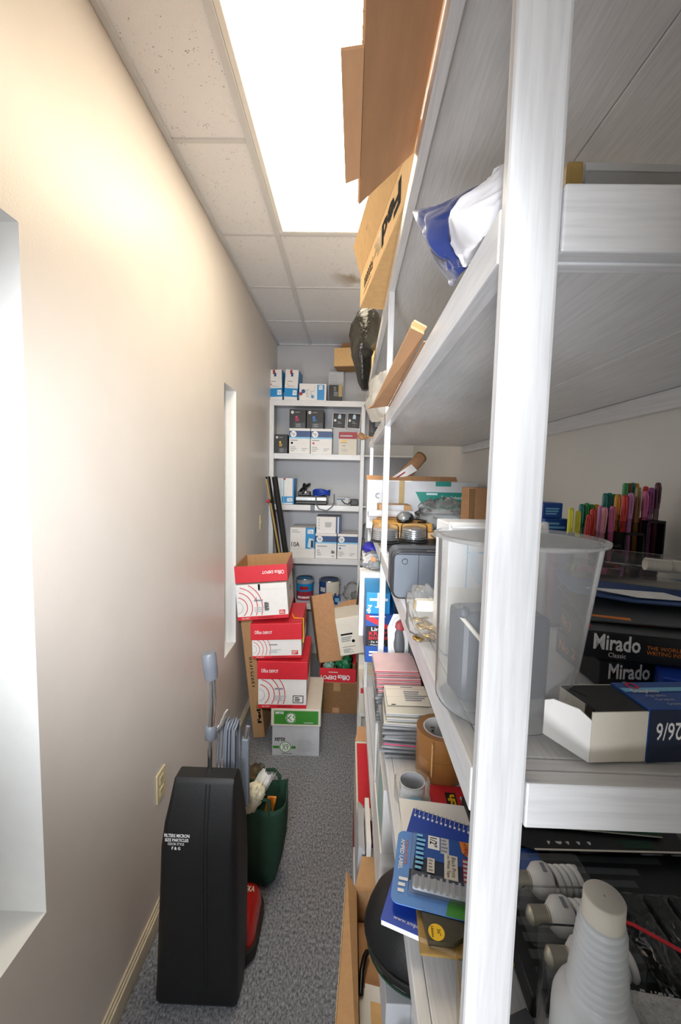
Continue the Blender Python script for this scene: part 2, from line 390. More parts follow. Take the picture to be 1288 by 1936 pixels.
# ------------------------------------------------------------------ the room
XL, XR, YF, ZC, YB = -.725, .61, 4.10, 1.26, -.2
b = MB(); b.add([(XL-.2,YB-1.5,-1.8),(XR+.1,YB-1.5,-1.8),(XR+.1,YF+.1,-1.8),(XL-.2,YF+.1,-1.8)], [(0,1,2,3)], carpet_mat()); struct('floor', b)
# left wall with two deep window openings
T = .14; W1 = (.10, .925, -1.09, .53); W2 = (2.39, 2.64, -1.10, .52)
b = MB()
def strip(y0, y1, z0, z1): b.add([(XL,y0,z0),(XL,y1,z0),(XL,y1,z1),(XL,y0,z1)], [(0,1,2,3)], WALL)
strip(YB, W1[0], -1.8, ZC); strip(W1[1], W2[0], -1.8, ZC); strip(W2[1], YF, -1.8, ZC)
for w in (W1, W2):
    y0, y1, z0, z1 = w; strip(y0, y1, -1.8, z0); strip(y0, y1, z1, ZC); X0 = XL-T
    b.add([(XL,y0,z0),(X0,y0,z0),(X0,y1,z0),(XL,y1,z0)], [(0,1,2,3)], JAMB)
    b.add([(XL,y0,z1),(X0,y0,z1),(X0,y1,z1),(XL,y1,z1)], [(3,2,1,0)], JAMB)
    b.add([(XL,y0,z0),(X0,y0,z0),(X0,y0,z1),(XL,y0,z1)], [(3,2,1,0)], JAMB)
    b.add([(XL,y1,z0),(X0,y1,z0),(X0,y1,z1),(XL,y1,z1)], [(0,1,2,3)], JAMB)
struct('wall_left', b)
for i, w in enumerate((W1, W2)):
    y0, y1, z0, z1 = w; X = XL-T; b = MB(); q = .035
    b.box(X-.02, y0, z0, X, y0+q, z1, JAMB, .003); b.box(X-.02, y1-q, z0, X, y1, z1, JAMB, .003)
    b.box(X-.02, y0+q, z0, X, y1-q, z0+q, JAMB, .003); b.box(X-.02, y0+q, z1-q, X, y1-q, z1, JAMB, .003)
    o = struct('window_%d' % (i+1), b)
    g = MB(); g.box(X-.014, y0+q, z0+q, X-.010, y1-q, z1-q, GLASS); obj('pane', g, o)
b = MB(); b.add([(XR,YB,-1.8),(XR,YF,-1.8),(XR,YF,ZC),(XR,YB,ZC)], [(3,2,1,0)], WALLW); struct('wall_right', b)
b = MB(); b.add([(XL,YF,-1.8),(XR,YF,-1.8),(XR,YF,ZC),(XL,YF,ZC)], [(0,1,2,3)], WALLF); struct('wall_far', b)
DX0, DX1, DZ = -.66, .0, .22      # unseen doorway behind the camera, edges placed to shade the near post and rails
b = MB()
for x0, x1, z0, z1 in ((XL, DX0, -1.8, ZC), (DX1, XR, -1.8, ZC), (DX0, DX1, DZ, ZC)): b.box(x0, YB-.1, z0, x1, YB, z1, WALLW)
struct('wall_back', b)
# ceiling: lay-in tiles on a metal grid, one bay left open for the light
TY = [-.157, .453, 1.063, 1.673, 2.283, 2.893, 3.503, 4.10]; TXS = [XL, -.41, .20, XR]
tm, ts = tile_mat(), tile_mat(True)
b = MB()
for i in range(3):
    for j in range(7):
        if i == 1 and j in (2, 3): continue
        b.box(TXS[i], TY[j], ZC, TXS[i+1], TY[j+1], ZC+.02, ts if (i, j) == (1, 4) else tm)
b.box(XL, YB, ZC, XR, TY[0], ZC+.02, tm)
ce = struct('ceiling', b)
b = MB(); w = .013
for x in TXS[1:3]: b.box(x-w, YB, ZC-.008, x+w, YF, ZC+.002, GRIDM, .002)
for y in TY[:-1]:
    for i in range(3):
        if i == 1 and y == TY[3]: continue
        b.box(TXS[i]+w, y-w*.8, ZC-.006, TXS[i+1]-w, y+w*.8, ZC+.002, GRIDM, .002)
b.box(XL, YB, ZC-.012, XL+.022, YF, ZC+.002, GRIDM, .002); b.box(XR-.022, YB, ZC-.012, XR, YF, ZC+.002, GRIDM, .002); b.box(XL, YF-.022, ZC-.012, XR, YF, ZC+.002, GRIDM, .002)
obj('ceiling_grid', b, ce, (0, 0, 0))
b = MB()
for z0, z1, t in ((-1.8, -1.775, .012), (-1.775, -1.72, .016), (-1.72, -1.708, .011), (-1.708, -1.695, .007)): b.box(XL, YB, z0, XL+t, YF, z1, BASEB, .003)
struct('baseboard_left', b)
t = thing('ceiling_light', 'bright recessed fluorescent light panel set into the white tiled ceiling', 'light', (-.105, 1.673, ZC))
b = MB(); a0, a1, c0, c1 = -.292, .292, -.597, .597
for x0, y0, x1, y1 in ((a0, c0, a0+.022, c1), (a1-.022, c0, a1, c1), (a0+.022, c0, a1-.022, c0+.022), (a0+.022, c1-.022, a1-.022, c1)): b.box(x0, y0, -.005, x1, y1, .03, JAMB, .003)
obj('frame', b, t)
b = MB(); b.box(a0+.022, c0+.022, .004, a1-.022, c1-.022, .008, emit_mat('light_diffuser', '#fff0d4', 8.2)); obj('diffuser', b, t)
# wall plates
t = thing('wall_outlet', 'cream electrical outlet plate low on the wall beside the vacuum cleaner', 'outlet', (XL, 1.54, -1.235))
b = MB(); b.box(0, -.037, -.06, .006, .037, .06, IVORY, .003); obj('plate', b, t)
for z in (-.024, .024):
    b = MB(); b.box(.005, -.017, z-.015, .008, .017, z+.015, IVORY, .002)
    for y in (-.006, .006): b.box(.0078, y-.001, z-.004, .0083, y+.001, z+.005, INK)
    obj('socket', b, t)
t = thing('switch_plate', 'small cream switch plate on the wall near the far shelves', 'switch plate', (XL, 3.38, -.385))
b = MB(); b.box(0, -.036, -.06, .006, .036, .06, IVORY, .003); obj('plate', b, t)
b = MB(); b.box(.005, -.008, -.014, .011, .008, .014, IVORYD, .002); obj('toggle', b, t)

# ------------------------------------------------------------------ the two shelving units
XS = .10
u = thing('shelving_unit', 'long white painted wooden shelving unit along the right wall', 'shelves', (0, 0, -1.8))
o_ = (0, 0, 1.8)
def pbox(name, x0, y0, z0, x1, y1, z1, m, bev=.0015, parent=None):
    b = MB(); b.box(x0, y0, z0, x1, y1, z1, m, bev); return obj(name, b, parent or u, o_ if parent is None else (0, 0, 0))
pbox('post', XS, .293, -1.8, .1365, .307, ZC-.015, WZ, .003)
pbox('post', .573, .293, -1.8, .609, .307, ZC-.015, WZ, .003)
pbox('post', XS, 1.24, -1.145, .117, 1.262, .533, WZ)
pbox('post', XS, 2.12, -1.145, .117, 2.142, .153, WZ)
YE = 2.26
for z, nm in ((.57, 'top'), (.19, 'b'), (-.222, 'c'), (-.664, 'd'), (-1.105, 'e')):
    ye = 3.05 if z == .57 else YE
    sh = MB(); h2 = .117+(XR-.001-.117)*.55
    ys = [.308, .95, 1.6, ye]
    sh.box(.1175, .322, z-.013, .377, ye, z-.001, WY, .0015); sh.box(.3785, .322, z-.013, XR-.001, ye, z-.001, WY, .0015)
    s_ = obj('shelf', sh, u, o_)
    pbox('fascia', XS, .308, z-.038, .117, ye, z-.001, WY, .0015, s_)
    pbox('rail', .137, .293, z-.037, .573, .307, z+(.006 if z > 0 else -.001), WX, .0015, s_)
    pbox('rail', .118, .308, z-.038, XR-.002, .321, z-.001, WX, .0015, s_)
    pbox('cleat', XR-.019, .323, z-.05, XR-.001, ye, z-.0135, WY, .0015, s_)
f = thing('shelving_unit', 'white painted wooden shelves across the far end wall', 'shelves', (0, 0, -1.8))
def fbox(name, *a, parent=None):
    b = MB(); b.box(*a[:6], a[6], .0015); return obj(name, b, parent or f, o_ if parent is None else (0, 0, 0))
fbox('post', XL+.001, 3.72, -1.8, -.684, 3.74, .617, WZ); fbox('post', .09, 3.72, -1.8, .124, 3.74, .617, WZ)
for z in (.667, .200, -.257, -.745, -1.17):
    s_ = fbox('shelf', XL+.001, 3.741, z-.015, XR-.001, YF-.001, z-.001, WX)
    fbox('fascia', -.683 if z < .6 else XL+.001, 3.72, z-.05, .0895 if z < .6 else .30, 3.74, z-.001, WX, parent=s_)

# ------------------------------------------------------------------ far shelves: toner and ink cartons
def hp(cx, cy, r): return [('c', cx, cy, r, INKW)]
def laser(dot, band=NAVY):     # white toner carton with a blue band, round emblem, coloured dot
    return {'front': [('r', 0, .66, 1, .9, band), ('r', 0, .6, 1, .66, LBLUE), ('c', .2, .77, .15, INKW), ('t', 'hp', .11, .69, .28, .86, NAVY),
                      ('l', .06, .5, .42, .56, 1, INKG), ('c', .13, .42, .055, dot), ('l', .06, .08, .4, .3, 3, INKP), ('l', .6, .1, .9, .24, 2, INKP)],
            'right': [('r', 0, .66, 1, .9, band), ('l', .1, .1, .7, .5, 5, INKP)], 'top': [('r', 0, 0, 1, .06, LGREY)]}
def inkbox(dot):               # tall white ink carton with blue foot
    return {'front': [('r', 0, .12, 1, .4, BLUE), ('r', .64, .18, .94, .34, INKW), ('t', 'hp', .68, .2, .9, .33, BLUE), ('r', .36, .86, .52, .99, DRED), ('r', .44, .78, .6, .9, NAVY),
                      ('l', .2, .6, .6, .64, 1, INKG), ('c', .22, .53, .05, dot), ('l', .2, .44, .85, .49, 2, INKP)],
            'right': [('r', 0, 0, 1, 1, BLUE), ('r', .2, .1, .8, .3, INKW)], 'top': [('r', .3, .3, .6, .6, DRED)]}
def blacktoner(dot):
    return {'front': [('c', .18, .84, .09, INKW), ('t', 'hp', .12, .79, .24, .89, INK), ('l', .34, .81, .72, .88, 1, INKG), ('r', .36, .52, .5, .64, dot), ('l', .36, .36, .6, .5, 2, dot), ('r', .32, 0, .95, .3, DGREY), ('l', .4, .06, .8, .26, 2, INKG)],
            'right': [('l', .1, .3, .8, .7, 4, DGREY)]}
TG = 'printer cartons on the far shelves'
carton('ink_carton', 'white carton with blue foot and red dot, leftmost on the top far shelf', -.735, -.612, 3.76, .667, .2, .268, WHITE, inkbox(MAG), rz=-3, ry=-2, group=TG)
carton('ink_carton', 'white carton with blue foot, yellow dot and torn top, on the top far shelf', -.600, -.482, 3.76, .669, .2, .268, WHITE, inkbox(YEL), rz=-3, ry=3, group=TG)
carton('ink_carton', 'low white carton with blue right end lying on the top far shelf', -.466, -.226, 3.75, .667, .16, .15, WHITE,
       {'front': [('r', .66, .06, .93, .94, BLUE), ('r', .72, .66, .86, .9, INKW), ('t', 'hp', .735, .69, .845, .87, BLUE), ('c', .06, .4, .1, DRED), ('c', .15, .55, .12, NAVY), ('l', .24, .2, .4, .7, 5, INKP), ('r', .56, .08, .575, .9, INKP), ('c', .49, .24, .09, CYAN), ('l', .4, .3, .54, .6, 3, INKP)],
        'top': [('r', 0, 0, 1, 1, BLUE)], 'right': [('r', 0, 0, 1, 1, LGREY)]}, group=TG)
carton('ink_carton', 'small black carton with tan side stripe on the top far shelf', -.204, -.086, 3.76, .667, .12, .145, BLACK,
       {'front': [('r', .72, .3, 1, 1, TANP), ('r', .36, .3, .7, .6, DGREY), ('l', .36, .62, .66, .9, 3, INKG), ('l', .38, .32, .68, .58, 2, INKG)]}, group=TG)
carton('document_box', 'tall plain white carton behind the small black carton on the top shelf', -.218, -.078, 3.92, .667, .12, .30, LGREY, {'front': [('l', .1, .6, .8, .9, 4, INKP)]}, group=TG)
carton('toner_carton', 'black carton with yellow square, alone at the left end of its far shelf', -.682, -.565, 3.75, .2, .2, .168, BLACK, blacktoner(YEL), group=TG)
carton('toner_carton', 'white blue-banded carton with black dot under a black carton, far shelf', -.551, -.363, 3.75, .2, .28, .225, WHITE, laser(INK), group=TG)
carton('toner_carton', 'white blue-banded carton with magenta dot under a black carton, far shelf', -.357, -.167, 3.75, .2, .28, .225, WHITE, laser(MAG), group=TG)
carton('toner_carton', 'black carton with red lettering on top of white black-dot carton', -.552, -.405, 3.76, .4255, .25, .168, BLACK, blacktoner(MAG), group=TG)
carton('toner_carton', 'black carton with blue lettering on top of white magenta-dot carton', -.398, -.248, 3.76, .4255, .25, .168, BLACK, blacktoner(CYAN), group=TG)
carton('document_box', 'plain pale grey carton at the back, behind the red-topped carton, far shelf', -.165, .088, 3.90, .2, .15, .245, LGREY, {'front': [('r', .02, .02, .98, .06, GREY)]}, group=TG)
for i, (x0, lb) in enumerate(((-.178, 'white-edged black ink carton with lamp picture, left of its pair'), (-.042, 'white-edged black ink carton with lamp picture, right of its pair'))):
    carton('ink_carton', lb, x0, x0+.128, 3.905, .4458, .13, .148, WHITE,
           {'front': [('r', .05, .05, .95, .95, BLACK), ('p', [(.4, .62), (.62, .62), (.62, .82), (.52, .93), (.4, .82)], PBLUE), ('c', .2, .5, .09, INKW), ('l', .38, .3, .72, .48, 2, INKG), ('l', .4, .12, .8, .24, 2, DGREY)]}, ry=3, group=TG)
carton('toner_carton', 'white carton with red top band at the right of the far shelf', -.107, .055, 3.75, .2, .14, .2, OFFW,
       {'front': [('r', 0, .7, 1, 1, DRED), ('l', .08, .78, .95, .88, 1, INKP), ('r', .12, .58, .44, .64, YEL), ('l', .12, .5, .5, .56, 1, TANP), ('l', .2, .36, .5, .42, 1, INKG), ('l', .16, .14, .6, .26, 2, INKP)]}, group=TG)
carton('ink_carton', 'white carton with blue foot beside the grey docking device, far shelf', -.655, -.503, 3.75, -.257, .2, .235, WHITE,
       {'front': [('r', 0, .05, 1, .3, BLUE), ('r', .6, .1, .92, .24, INKW), ('t', 'hp', .66, .11, .87, .23, BLUE), ('r', .18, 0, .28, 1, PBLUE), ('r', .36, 0, .42, 1, LBLUE), ('r', .38, .93, .5, 1, DRED), ('r', .92, 0, 1, 1, BLUE)], 'right': [('r', 0, 0, 1, 1, BLUE)]}, group=TG)
carton('toner_carton', 'white carton reading 10A with a blue printer picture, far shelf', -.53, -.305, 3.75, -.745, .28, .278, WHITE,
       {'front': [('t', '10A', .05, .36, .38, .52, INK, 0, .01), ('l', .06, .82, .44, .94, 2, INKP), ('r', .62, .3, 1, 1, BLUE), ('r', .7, .8, .94, .94, INKW), ('t', 'hp', .74, .81, .9, .93, BLUE), ('p', [(.7, .36), (.95, .3), (.95, .62), (.76, .66)], PBLUE), ('r', .84, .34, .94, .58, DNAVY), ('r', 0, .3, 1, .305, INKP)],
        'right': [('r', 0, .3, 1, 1, BLUE)]}, group=TG)
carton('toner_carton', 'white blue-banded carton with barcode next to the 10A carton, far shelf', -.300, -.106, 3.75, -.745, .28, .228, WHITE,
       {'front': [('r', 0, .66, 1, .9, NAVY), ('r', 0, .6, 1, .66, LBLUE), ('c', .2, .77, .15, INKW), ('t', 'hp', .11, .69, .28, .86, NAVY), ('l', .1, .46, .66, .52, 1, INKG), ('l', .08, .1, .3, .36, 3, INKP), ('r', .76, .2, .92, .32, GREY), ('l', .76, .2, .92, .32, 4, INK), ('l', .78, .06, .92, .12, 1, INKG)]}, group=TG)
carton('toner_carton', 'white blue-banded carton with blue dot at the right, far shelf', -.098, .088, 3.75, -.745, .28, .228, WHITE, laser(CYAN), group=TG)
carton('toner_carton', 'white carton with two dark blue edge stripes lying on two cartons', -.295, -.072, 3.77, -.5165, .25, .152, WHITE,
       {'front': [('r', .8, 0, .87, 1, NAVY), ('r', .92, 0, 1, 1, NAVY), ('l', .36, .36, .64, .66, 4, INKG), ('l', .08, .2, .14, .9, 4, INKP)], 'right': [('r', 0, 0, 1, 1, NAVY)], 'top': [('r', 0, 0, 1, 1, LGREY)]}, group=TG)
# docking device with cables
t = thing('docking_station', 'flat grey electronic device under loose cables on the far shelf', 'electronic device', (-.345, 3.87, -.257))
b = MB(); b.box(-.145, -.12, .004, .145, .12, .03, BLACKP, .006); obj('base', b, t)
b = MB(); b.box(-.145, -.12, .03, .145, .12, .072, SILVER, .01); b.box(-.13, -.1, .072, .13, .11, .078, DGREY, .003); b.art(((-.14, -.12, .03), (1,0,0), (0,0,1), .28, .042), [('r', .05, .4, .4, .46, DGREY), ('c', .5, .5, .12, INKP), ('c', .12, .5, .1, INKP)]); obj('housing', b, t)
def squiggle(seed, c, r, n=46, fl=.4):
    rr = random.Random(seed); ph = [rr.random()*6 for _ in range(6)]; out = []
    for i in range(n):
        q = i/(n-1)*2*pi*3
        out.append((c[0]+r[0]*sin(q+ph[0])*(.6+.4*sin(q*.37+ph[1])), c[1]+r[1]*cos(q*1.13+ph[2])*(.6+.4*sin(q*.61+ph[3])), c[2]+r[2]*(.5+.5*sin(q*.83+ph[4]))))
    return out
b = MB(); b.tube(squiggle(3, (-.42, 3.84, -.17), (.055, .04, .10)), .009, RUBBER, 8); b.box(-.475, 3.80, -.178, -.36, 3.90, -.14, BLACKP, .006); b.box(-.425, 3.799, -.155, -.395, 3.801, -.135, INKW)
one('cable_bundle', b, 'tangled black adapter and cable on the grey device', 'cable')
b = MB()
for k in range(4): b.tube([(-.26+.075*cos(a*pi/12), 3.86+.05*sin(a*pi/12), -.168+.013*k+.008*sin(a*.7+k)) for a in range(24)], .008, RBLUE, 8, closed=True)
one('network_cable', b, 'coiled blue network cable on the grey device', 'cable')
b = MB(); b.tube([(-.30, 3.735, -.17), (-.30, 3.710, -.24), (-.27, 3.706, -.29), (-.2, 3.706, -.305), (-.15, 3.704, -.265), (-.135, 3.72, -.225), (-.14, 3.8, -.16)], .0055, GPLAS, 8); b.box(-.345, 3.70, -.31, -.31, 3.72, -.255, GPLAS, .004)
one('hanging_cable', b, 'thin grey cable looping over the front edge of the far shelf', 'cable')
carton('adapter_box', 'small white box with purple stripe beside the grey device', -.115, -.005, 3.795, -.257, .1, .07, LGREY, {'front': [('r', 0, .7, .7, .85, NAVY)]}, group=TG)
b = MB(); b.box(.01, 3.78, -.257, .085, 3.86, -.2, DGREY, .01); b.tube([(.02, 3.78, -.22), (-.01, 3.765, -.245), (-.04, 3.766, -.24), (-.07, 3.764, -.21)], .005, RUBBER); one('power_adapter', b, 'dark power adapter at the right end of the far shelf', 'adapter')
# paint cans and clutter on the lowest far shelf
def can(name, label, x, y, z, r, h, body, arts, open_=True):
    t = thing(name, label, 'can', (x, y, z), group='paint cans on the low far shelf')
    b = MB(); b.lathe([(r*.97, 0), (r, .004), (r, h-.006)], body, seg=36); n = 36
    for a0, a1, z0, z1, m in arts:
        q = [(r*1.004*sin(rad(a0+(a1-a0)*i/12)), -r*1.004*cos(rad(a0+(a1-a0)*i/12))) for i in range(13)]
        b.add([(px, py, z0*h) for px, py in q]+[(px, py, z1*h) for px, py in q], [(i, i+1, i+14, i+13) for i in range(12)], m, True)
    obj('body', b, t)
    b = MB(); b.lathe([(r*1.005, h-.008), (r*1.02, h), (r*.98, h+.003), (r*.86, h-.004), (r*.84, h-.008), (0, h-.008)], STEEL, seg=36); obj('rim', b, t)
    b = MB(); b.tube([(-r*1.03, 0, h*.8)]+[(-r*1.06*cos(a*pi/10), -r*.75*sin(a*pi/10), h*.8+r*.15-abs(a-5)*.0-r*.5*sin(a*pi/10)) for a in range(1, 10)]+[(r*1.03, 0, h*.8)], .0025, STEEL, 6)
    for sx in (-1, 1): b.lathe([(.010, 0), (.010, .006), (0, .007)], STEEL, (sx*r*1.0, 0, h*.8), 10)
    obj('handle', b, t); return t
can('paint_can', 'blue and red paint can half hidden behind the red box stack', -.405, 3.90, -1.17, .082, .205, BLUE, [(-60, 80, .02, .42, DRED), (-45, 60, .1, .2, INKW), (-60, 80, .78, .99, GREY), (-30, 30, .5, .66, DRED)])
can('paint_can', 'dark blue and cream open paint can on the low far shelf', -.168, 3.86, -1.17, .098, .205, NAVY, [(-15, 75, .32, .97, OFFW), (-55, -20, .5, .7, LGREY), (10, 60, .24, .32, OFFW)])
can('small_paint_can', 'small blue paint tin in front of the cream paint can', -.090, 3.75, -1.169, .032, .09, KBLUE, [(-40, 40, .3, .7, LBLUE)])
b = MB(); b.blob((0, 0, .085), (.085, .07, .095), CLEARB, 4, .35, 2.5, 32, flat=-.083); b.blob((.03, .0, .05), (.05, .04, .045), GREYBAG, 9, .3, 3, 20); one('plastic_bag', b, 'crumpled clear plastic bag on the low far shelf beside the cans', 'bag', (.055, 3.86, -1.169))

# ------------------------------------------------------------------ left far corner: folded stand
t = thing('folded_stand', 'folded black tripod stand leaning in the corner by the far shelves', 'stand', (-.45, 3.55, -1.8))
b = MB(); b.tube([(-.24, -.06, 1.79), (.02, .02, .02)], .02, BLACKP, 12); obj('tube', b, t)
b = MB(); b.tube([(-.19, -.02, 1.79), (.075, .05, .02)], .024, RUBBER, 12); obj('tube', b, t)
b = MB(); b.tube([(-.245, -.1, 1.77), (.07, -.03, .02)], .009, TANP, 10); obj('rod', b, t)
b = MB(); b.blob((-.225, -.115, 1.585), (.014, .014, .014), RED, 1, .05); b.lathe([(.017, -.015), (.017, .015)], BLACKP, (-.213, -.09, 1.585), 12); obj('knob', b, t)

# ------------------------------------------------------------------ the stack of record boxes by the left wall
def storage_box(label, x0, x1, y0, z0, h, d, lid, rz=0, ry=0, tape=False, variant=0):
    """white record carton with red foot stripe, arcs and print; lid: red lift-off lid height or 0"""
    W = x1-x0
    t = thing('storage_box', label, 'storage box', ((x0+x1)/2, y0+d/2, z0), (0, ry, rz), 'red and white record boxes in the stack')
    hb = h-(lid*.6 if lid else 0)
    b = MB(); b.box(-W/2, -d/2, 0, W/2, d/2, hb, WHITE, .002)
    arcs = [('o', .0, .36, r, r+.022, RED, -math.degrees(math.asin(min(.98, .24/(r+.022)))), math.degrees(math.asin(min(.98, (.63 if not lid else .5)/(r+.022))))) for r in (.28, .42, .56, .70)]+[('o', .0, .36, .16, .18, INKP, -80, 80)]
    fr = arcs+[('r', 0, 0, 1, .1, RED), ('t', 'Office DEPOT', .08, .025, .24, .07, OFFW), ('l', .4, .02, .7, .08, 1, DRED), ('l', .34, .5, .62, .58, 1, INKG), ('l', .34, .2, .6, .36, 3, INKP)]
    if variant == 1: fr += [('r', .72, .15, .94, .36, INK), ('r', .735, .17, .925, .34, WHITE), ('l', .76, .19, .9, .32, 3, INK)]
    if variant == 2: fr += [('r', .8, .14, .93, .3, RED), ('l', .81, .16, .92, .28, 3, OFFW)]
    if variant == 3: fr += [('r', .44, .82, .48, 1.0, INK), ('r', .54, .24, .63, .48, GREY), ('l', .54, .24, .63, .48, 7, INK), ('r', .82, .12, .94, .24, RED), ('l', .83, .14, .93, .22, 2, OFFW), ('t', '1', .385, .52, .395, .64, INK), ('r', 0, .84, 1, .845, INKP)]
    b.art(face('front', W, d, hb), fr)
    b.art(face('right', W, d, hb), [('r', 0, 0, 1, .1, RED), ('r', .4, .55, .6, .72, GREY), ('l', .1, .2, .5, .4, 3, INKP)])
    obj('carton', b, t)
    if lid:
        b = MB(); W2, d2 = W+.012, d+.012; b.box(-W2/2, -d2/2, h-lid, W2/2, d2/2, h, RED, .002)
        b.art(face('front', W2, d2, lid, h-lid), [('t', 'Office', .08, .38, .215, .60, INKW, 0, .008), ('t', 'DEPOT', .24, .38, .42, .55, INKW, 0, .015)])
        b.art(face('right', W2, d2, lid, h-lid), [('t', 'Office DEPOT', .3, .35, .6, .6, OFFW)])
        obj('lid', b, t)
    if tape:
        b = MB(); b.box(W/2-.06, -d/2-.0075, h-lid-.001, W/2-.056, d/2, h+.001, YEL)
        b = MB(); b.tube([(W/2-.07, -d*.1, h+.003), (W/2-.05, -d*.3, h+.004), (W/2+.009, -d*.28, h-.002), (W/2+.010, -d*.35, h-.12), (W/2+.008, -d*.4, .08)], .0035, YEL, 6); obj('string', b, t)
    return t, W, d
def paper_box():
    x0, x1, y0, d, h = -.462, -.158, 2.53, .42, .32; W = x1-x0
    t = thing('paper_box', 'white and green printer paper carton at the bottom of the stack', 'box', ((x0+x1)/2, y0+d/2, -1.8), (0, 0, 1))
    emb = lambda cx, cy, r: [('c', cx, cy, r, INKW), ('o', cx, cy, r*.82, r*.95, GREEN), ('t', 'X9', cx-r*.42, cy-r*.55, cx+r*.42, cy+r*.55, GREEN)]
    b = MB(); b.box(-W/2, -d/2, 0, W/2, d/2, .25, LGREY, .003)
    b.art(face('front', W, d, .25), [('r', .02, .2, .5, .27, GREEN)]+emb(.28, .24, .16)+[('t', 'xerox', .05, .4, .28, .5, INK, 0, .02), ('l', .55, .12, .95, .45, 6, INKP), ('l', .2, .04, .55, .09, 1, INKG), ('r', 0, .93, .5, .94, INKP)])
    obj('carton', b, t)
    b = MB(); b.box(-W/2-.007, -d/2-.007, .205, W/2+.007, d/2+.007, h, OFFW, .003)
    b.art(face('front', W+.014, d+.014, .115, .205), [('r', .06, .12, .95, .9, GREEN), ('t', 'xerox', .08, .7, .26, .85, INKW, 0, .03)]+emb(.4, .48, .3)+[('l', .66, .18, .93, .26, 1, LGREY)])
    b.art(face('right', W+.014, d+.014, .115, .205), [('r', .05, .12, .95, .88, GREEN)])
    b.art(face('top', W+.014, d+.014, h-.0), [])
    obj('lid', b, t)
paper_box()
storage_box('red-lidded white record box second from the bottom, resting on the green carton', -.556, -.250, 2.525, -1.4775, .308, .42, .115, rz=2, ry=0, variant=1)
storage_box('red-lidded white record box with yellow string, third from the bottom', -.594, -.284, 2.53, -1.150, .225, .42, .105, rz=2, ry=-2.2, tape=True, variant=2)
storage_box('topmost white record box with a hand slot, tilted left under an upturned lid', -.690, -.372, 2.53, -.900, .225, .40, 0, rz=3, ry=-4.5, variant=3)
t = thing('box_lid', 'upturned red carton lid showing its brown inside, on top of the stack', 'box lid', (-.545, 2.735, -.664), (0, -4.5, 3))
b = MB(); W, D, H, q = .326, .40, .105, .004
b.box(-W/2, -D/2, 0, W/2, D/2, q, KRAFT)
for x0, y0, x1, y1 in ((-W/2, -D/2, W/2, -D/2+q), (-W/2, D/2-q, W/2, D/2), (-W/2, -D/2+q, -W/2+q, D/2-q), (W/2-q, -D/2+q, W/2, D/2-q)): b.box(x0, y0, q, x1, y1, H, KRAFT)
b.art(face('front', W, D, H), [('r', 0, 0, 1, 1, RED), ('t', 'Office', .76, .42, .94, .66, INKW, 180, .008), ('t', 'DEPOT', .52, .48, .73, .66, INKW, 180, .015)]); b.art(face('right', W, D, H), [('r', 0, 0, 1, 1, RED)]); b.art(face('left', W, D, H), [('r', 0, 0, 1, 1, RED)]); b.art(face('back', W, D, H), [('r', 0, 0, 1, 1, RED)])
obj('tray', b, t)
# tall shipping carton behind the stack
b = MB(); W, D, H = .08, .25, .87; b.box(-W/2, -D/2, 0, W/2, D/2, H, KRAFT, .003)
b.art(face('front', W, D, H), [('t', 'Fed', .52, .12, .86, .235, INK, 90, .05), ('t', 'Ex', .52, .24, .86, .30, KRAFTD, 90, .05), ('t', '139751F10', .36, .42, .62, .66, INK, 90, .01), ('l', .3, .36, .34, .4, 1, KRAFTD)])
one('shipping_carton', b, 'tall narrow brown shipping carton standing between the wall and the red boxes', 'box', (-.577, 2.82, -1.794), (0, -6.3, 0))
# ------------------------------------------------------------------ floor clutter in the middle distance
carton('cardboard_box', 'closed brown cardboard box on the carpet under the red carton lid', -.178, .112, 3.03, -1.8, .34, .255, KRAFTD,
       {'front': [('r', .32, .7, .5, .98, KRAFT), ('r', .3, .02, .48, .18, KRAFTB), ('r', 0, .97, 1, 1, KRAFT)]}, seam=KRAFTL)
t = thing('box_lid', 'red carton lid upside down on a brown box, filled with plastic bags', 'box lid', (-.052, 3.17, -1.5445), (0, 0, -1))
b = MB(); W, D, H, q = .272, .33, .112, .004
b.box(-W/2, -D/2, 0, W/2, D/2, q, KRAFT)
for x0, y0, x1, y1 in ((-W/2, -D/2, W/2, -D/2+q), (-W/2, D/2-q, W/2, D/2), (-W/2, -D/2+q, -W/2+q, D/2-q), (W/2-q, -D/2+q, W/2, D/2-q)): b.box(x0, y0, q, x1, y1, H, RED)
b.art(face('front', W, D, H), [('t', 'Office', .5, .2, .84, .56, INKW, 180, .03), ('t', 'DEPOT', .0, .22, .46, .5, INKW, 180, .03), ('l', .25, .68, .55, .78, 1, OFFW)]); obj('tray', b, t)
b = MB(); b.blob((0, 0, .07), (.062, .085, .075), GREENBAG, 2, .4, 2.4, 32, ridge=True, flat=-.06); one('plastic_bag', b, 'crumpled bright green plastic bag in the red lid on the floor', 'bag', (-.015, 3.18, -1.515))
b = MB(); b.blob((0, 0, .06), (.034, .05, .06), PALEGREEN, 5, .4, 2.6, 32, ridge=True, flat=-.055); one('plastic_bag', b, 'crumpled pale green plastic bag in the red lid on the floor', 'bag', (-.125, 3.09, -1.525))
b = MB(); b.blob((0, 0, .16), (.036, .10, .15), GREYBAG, 8, .45, 2.6, 32, ridge=True); one('plastic_bag', b, 'dark grey plastic bag bulging behind the green bags', 'bag', (.142, 3.20, -1.56))
b = MB(); b.slab([(-.262, 3.06, -.90), (-.118, 3.06, -.866), (.006, 3.0, -1.30), (-.03, 3.0, -1.36), (-.19, 3.0, -1.385)], (0, .006, .0), KRAFTB)
b.slab([(-.262, 3.061, -.90), (-.285, 3.12, -.92), (-.21, 3.08, -1.40), (-.19, 3.001, -1.385)], (-.005, .0, .0), KRAFTD)
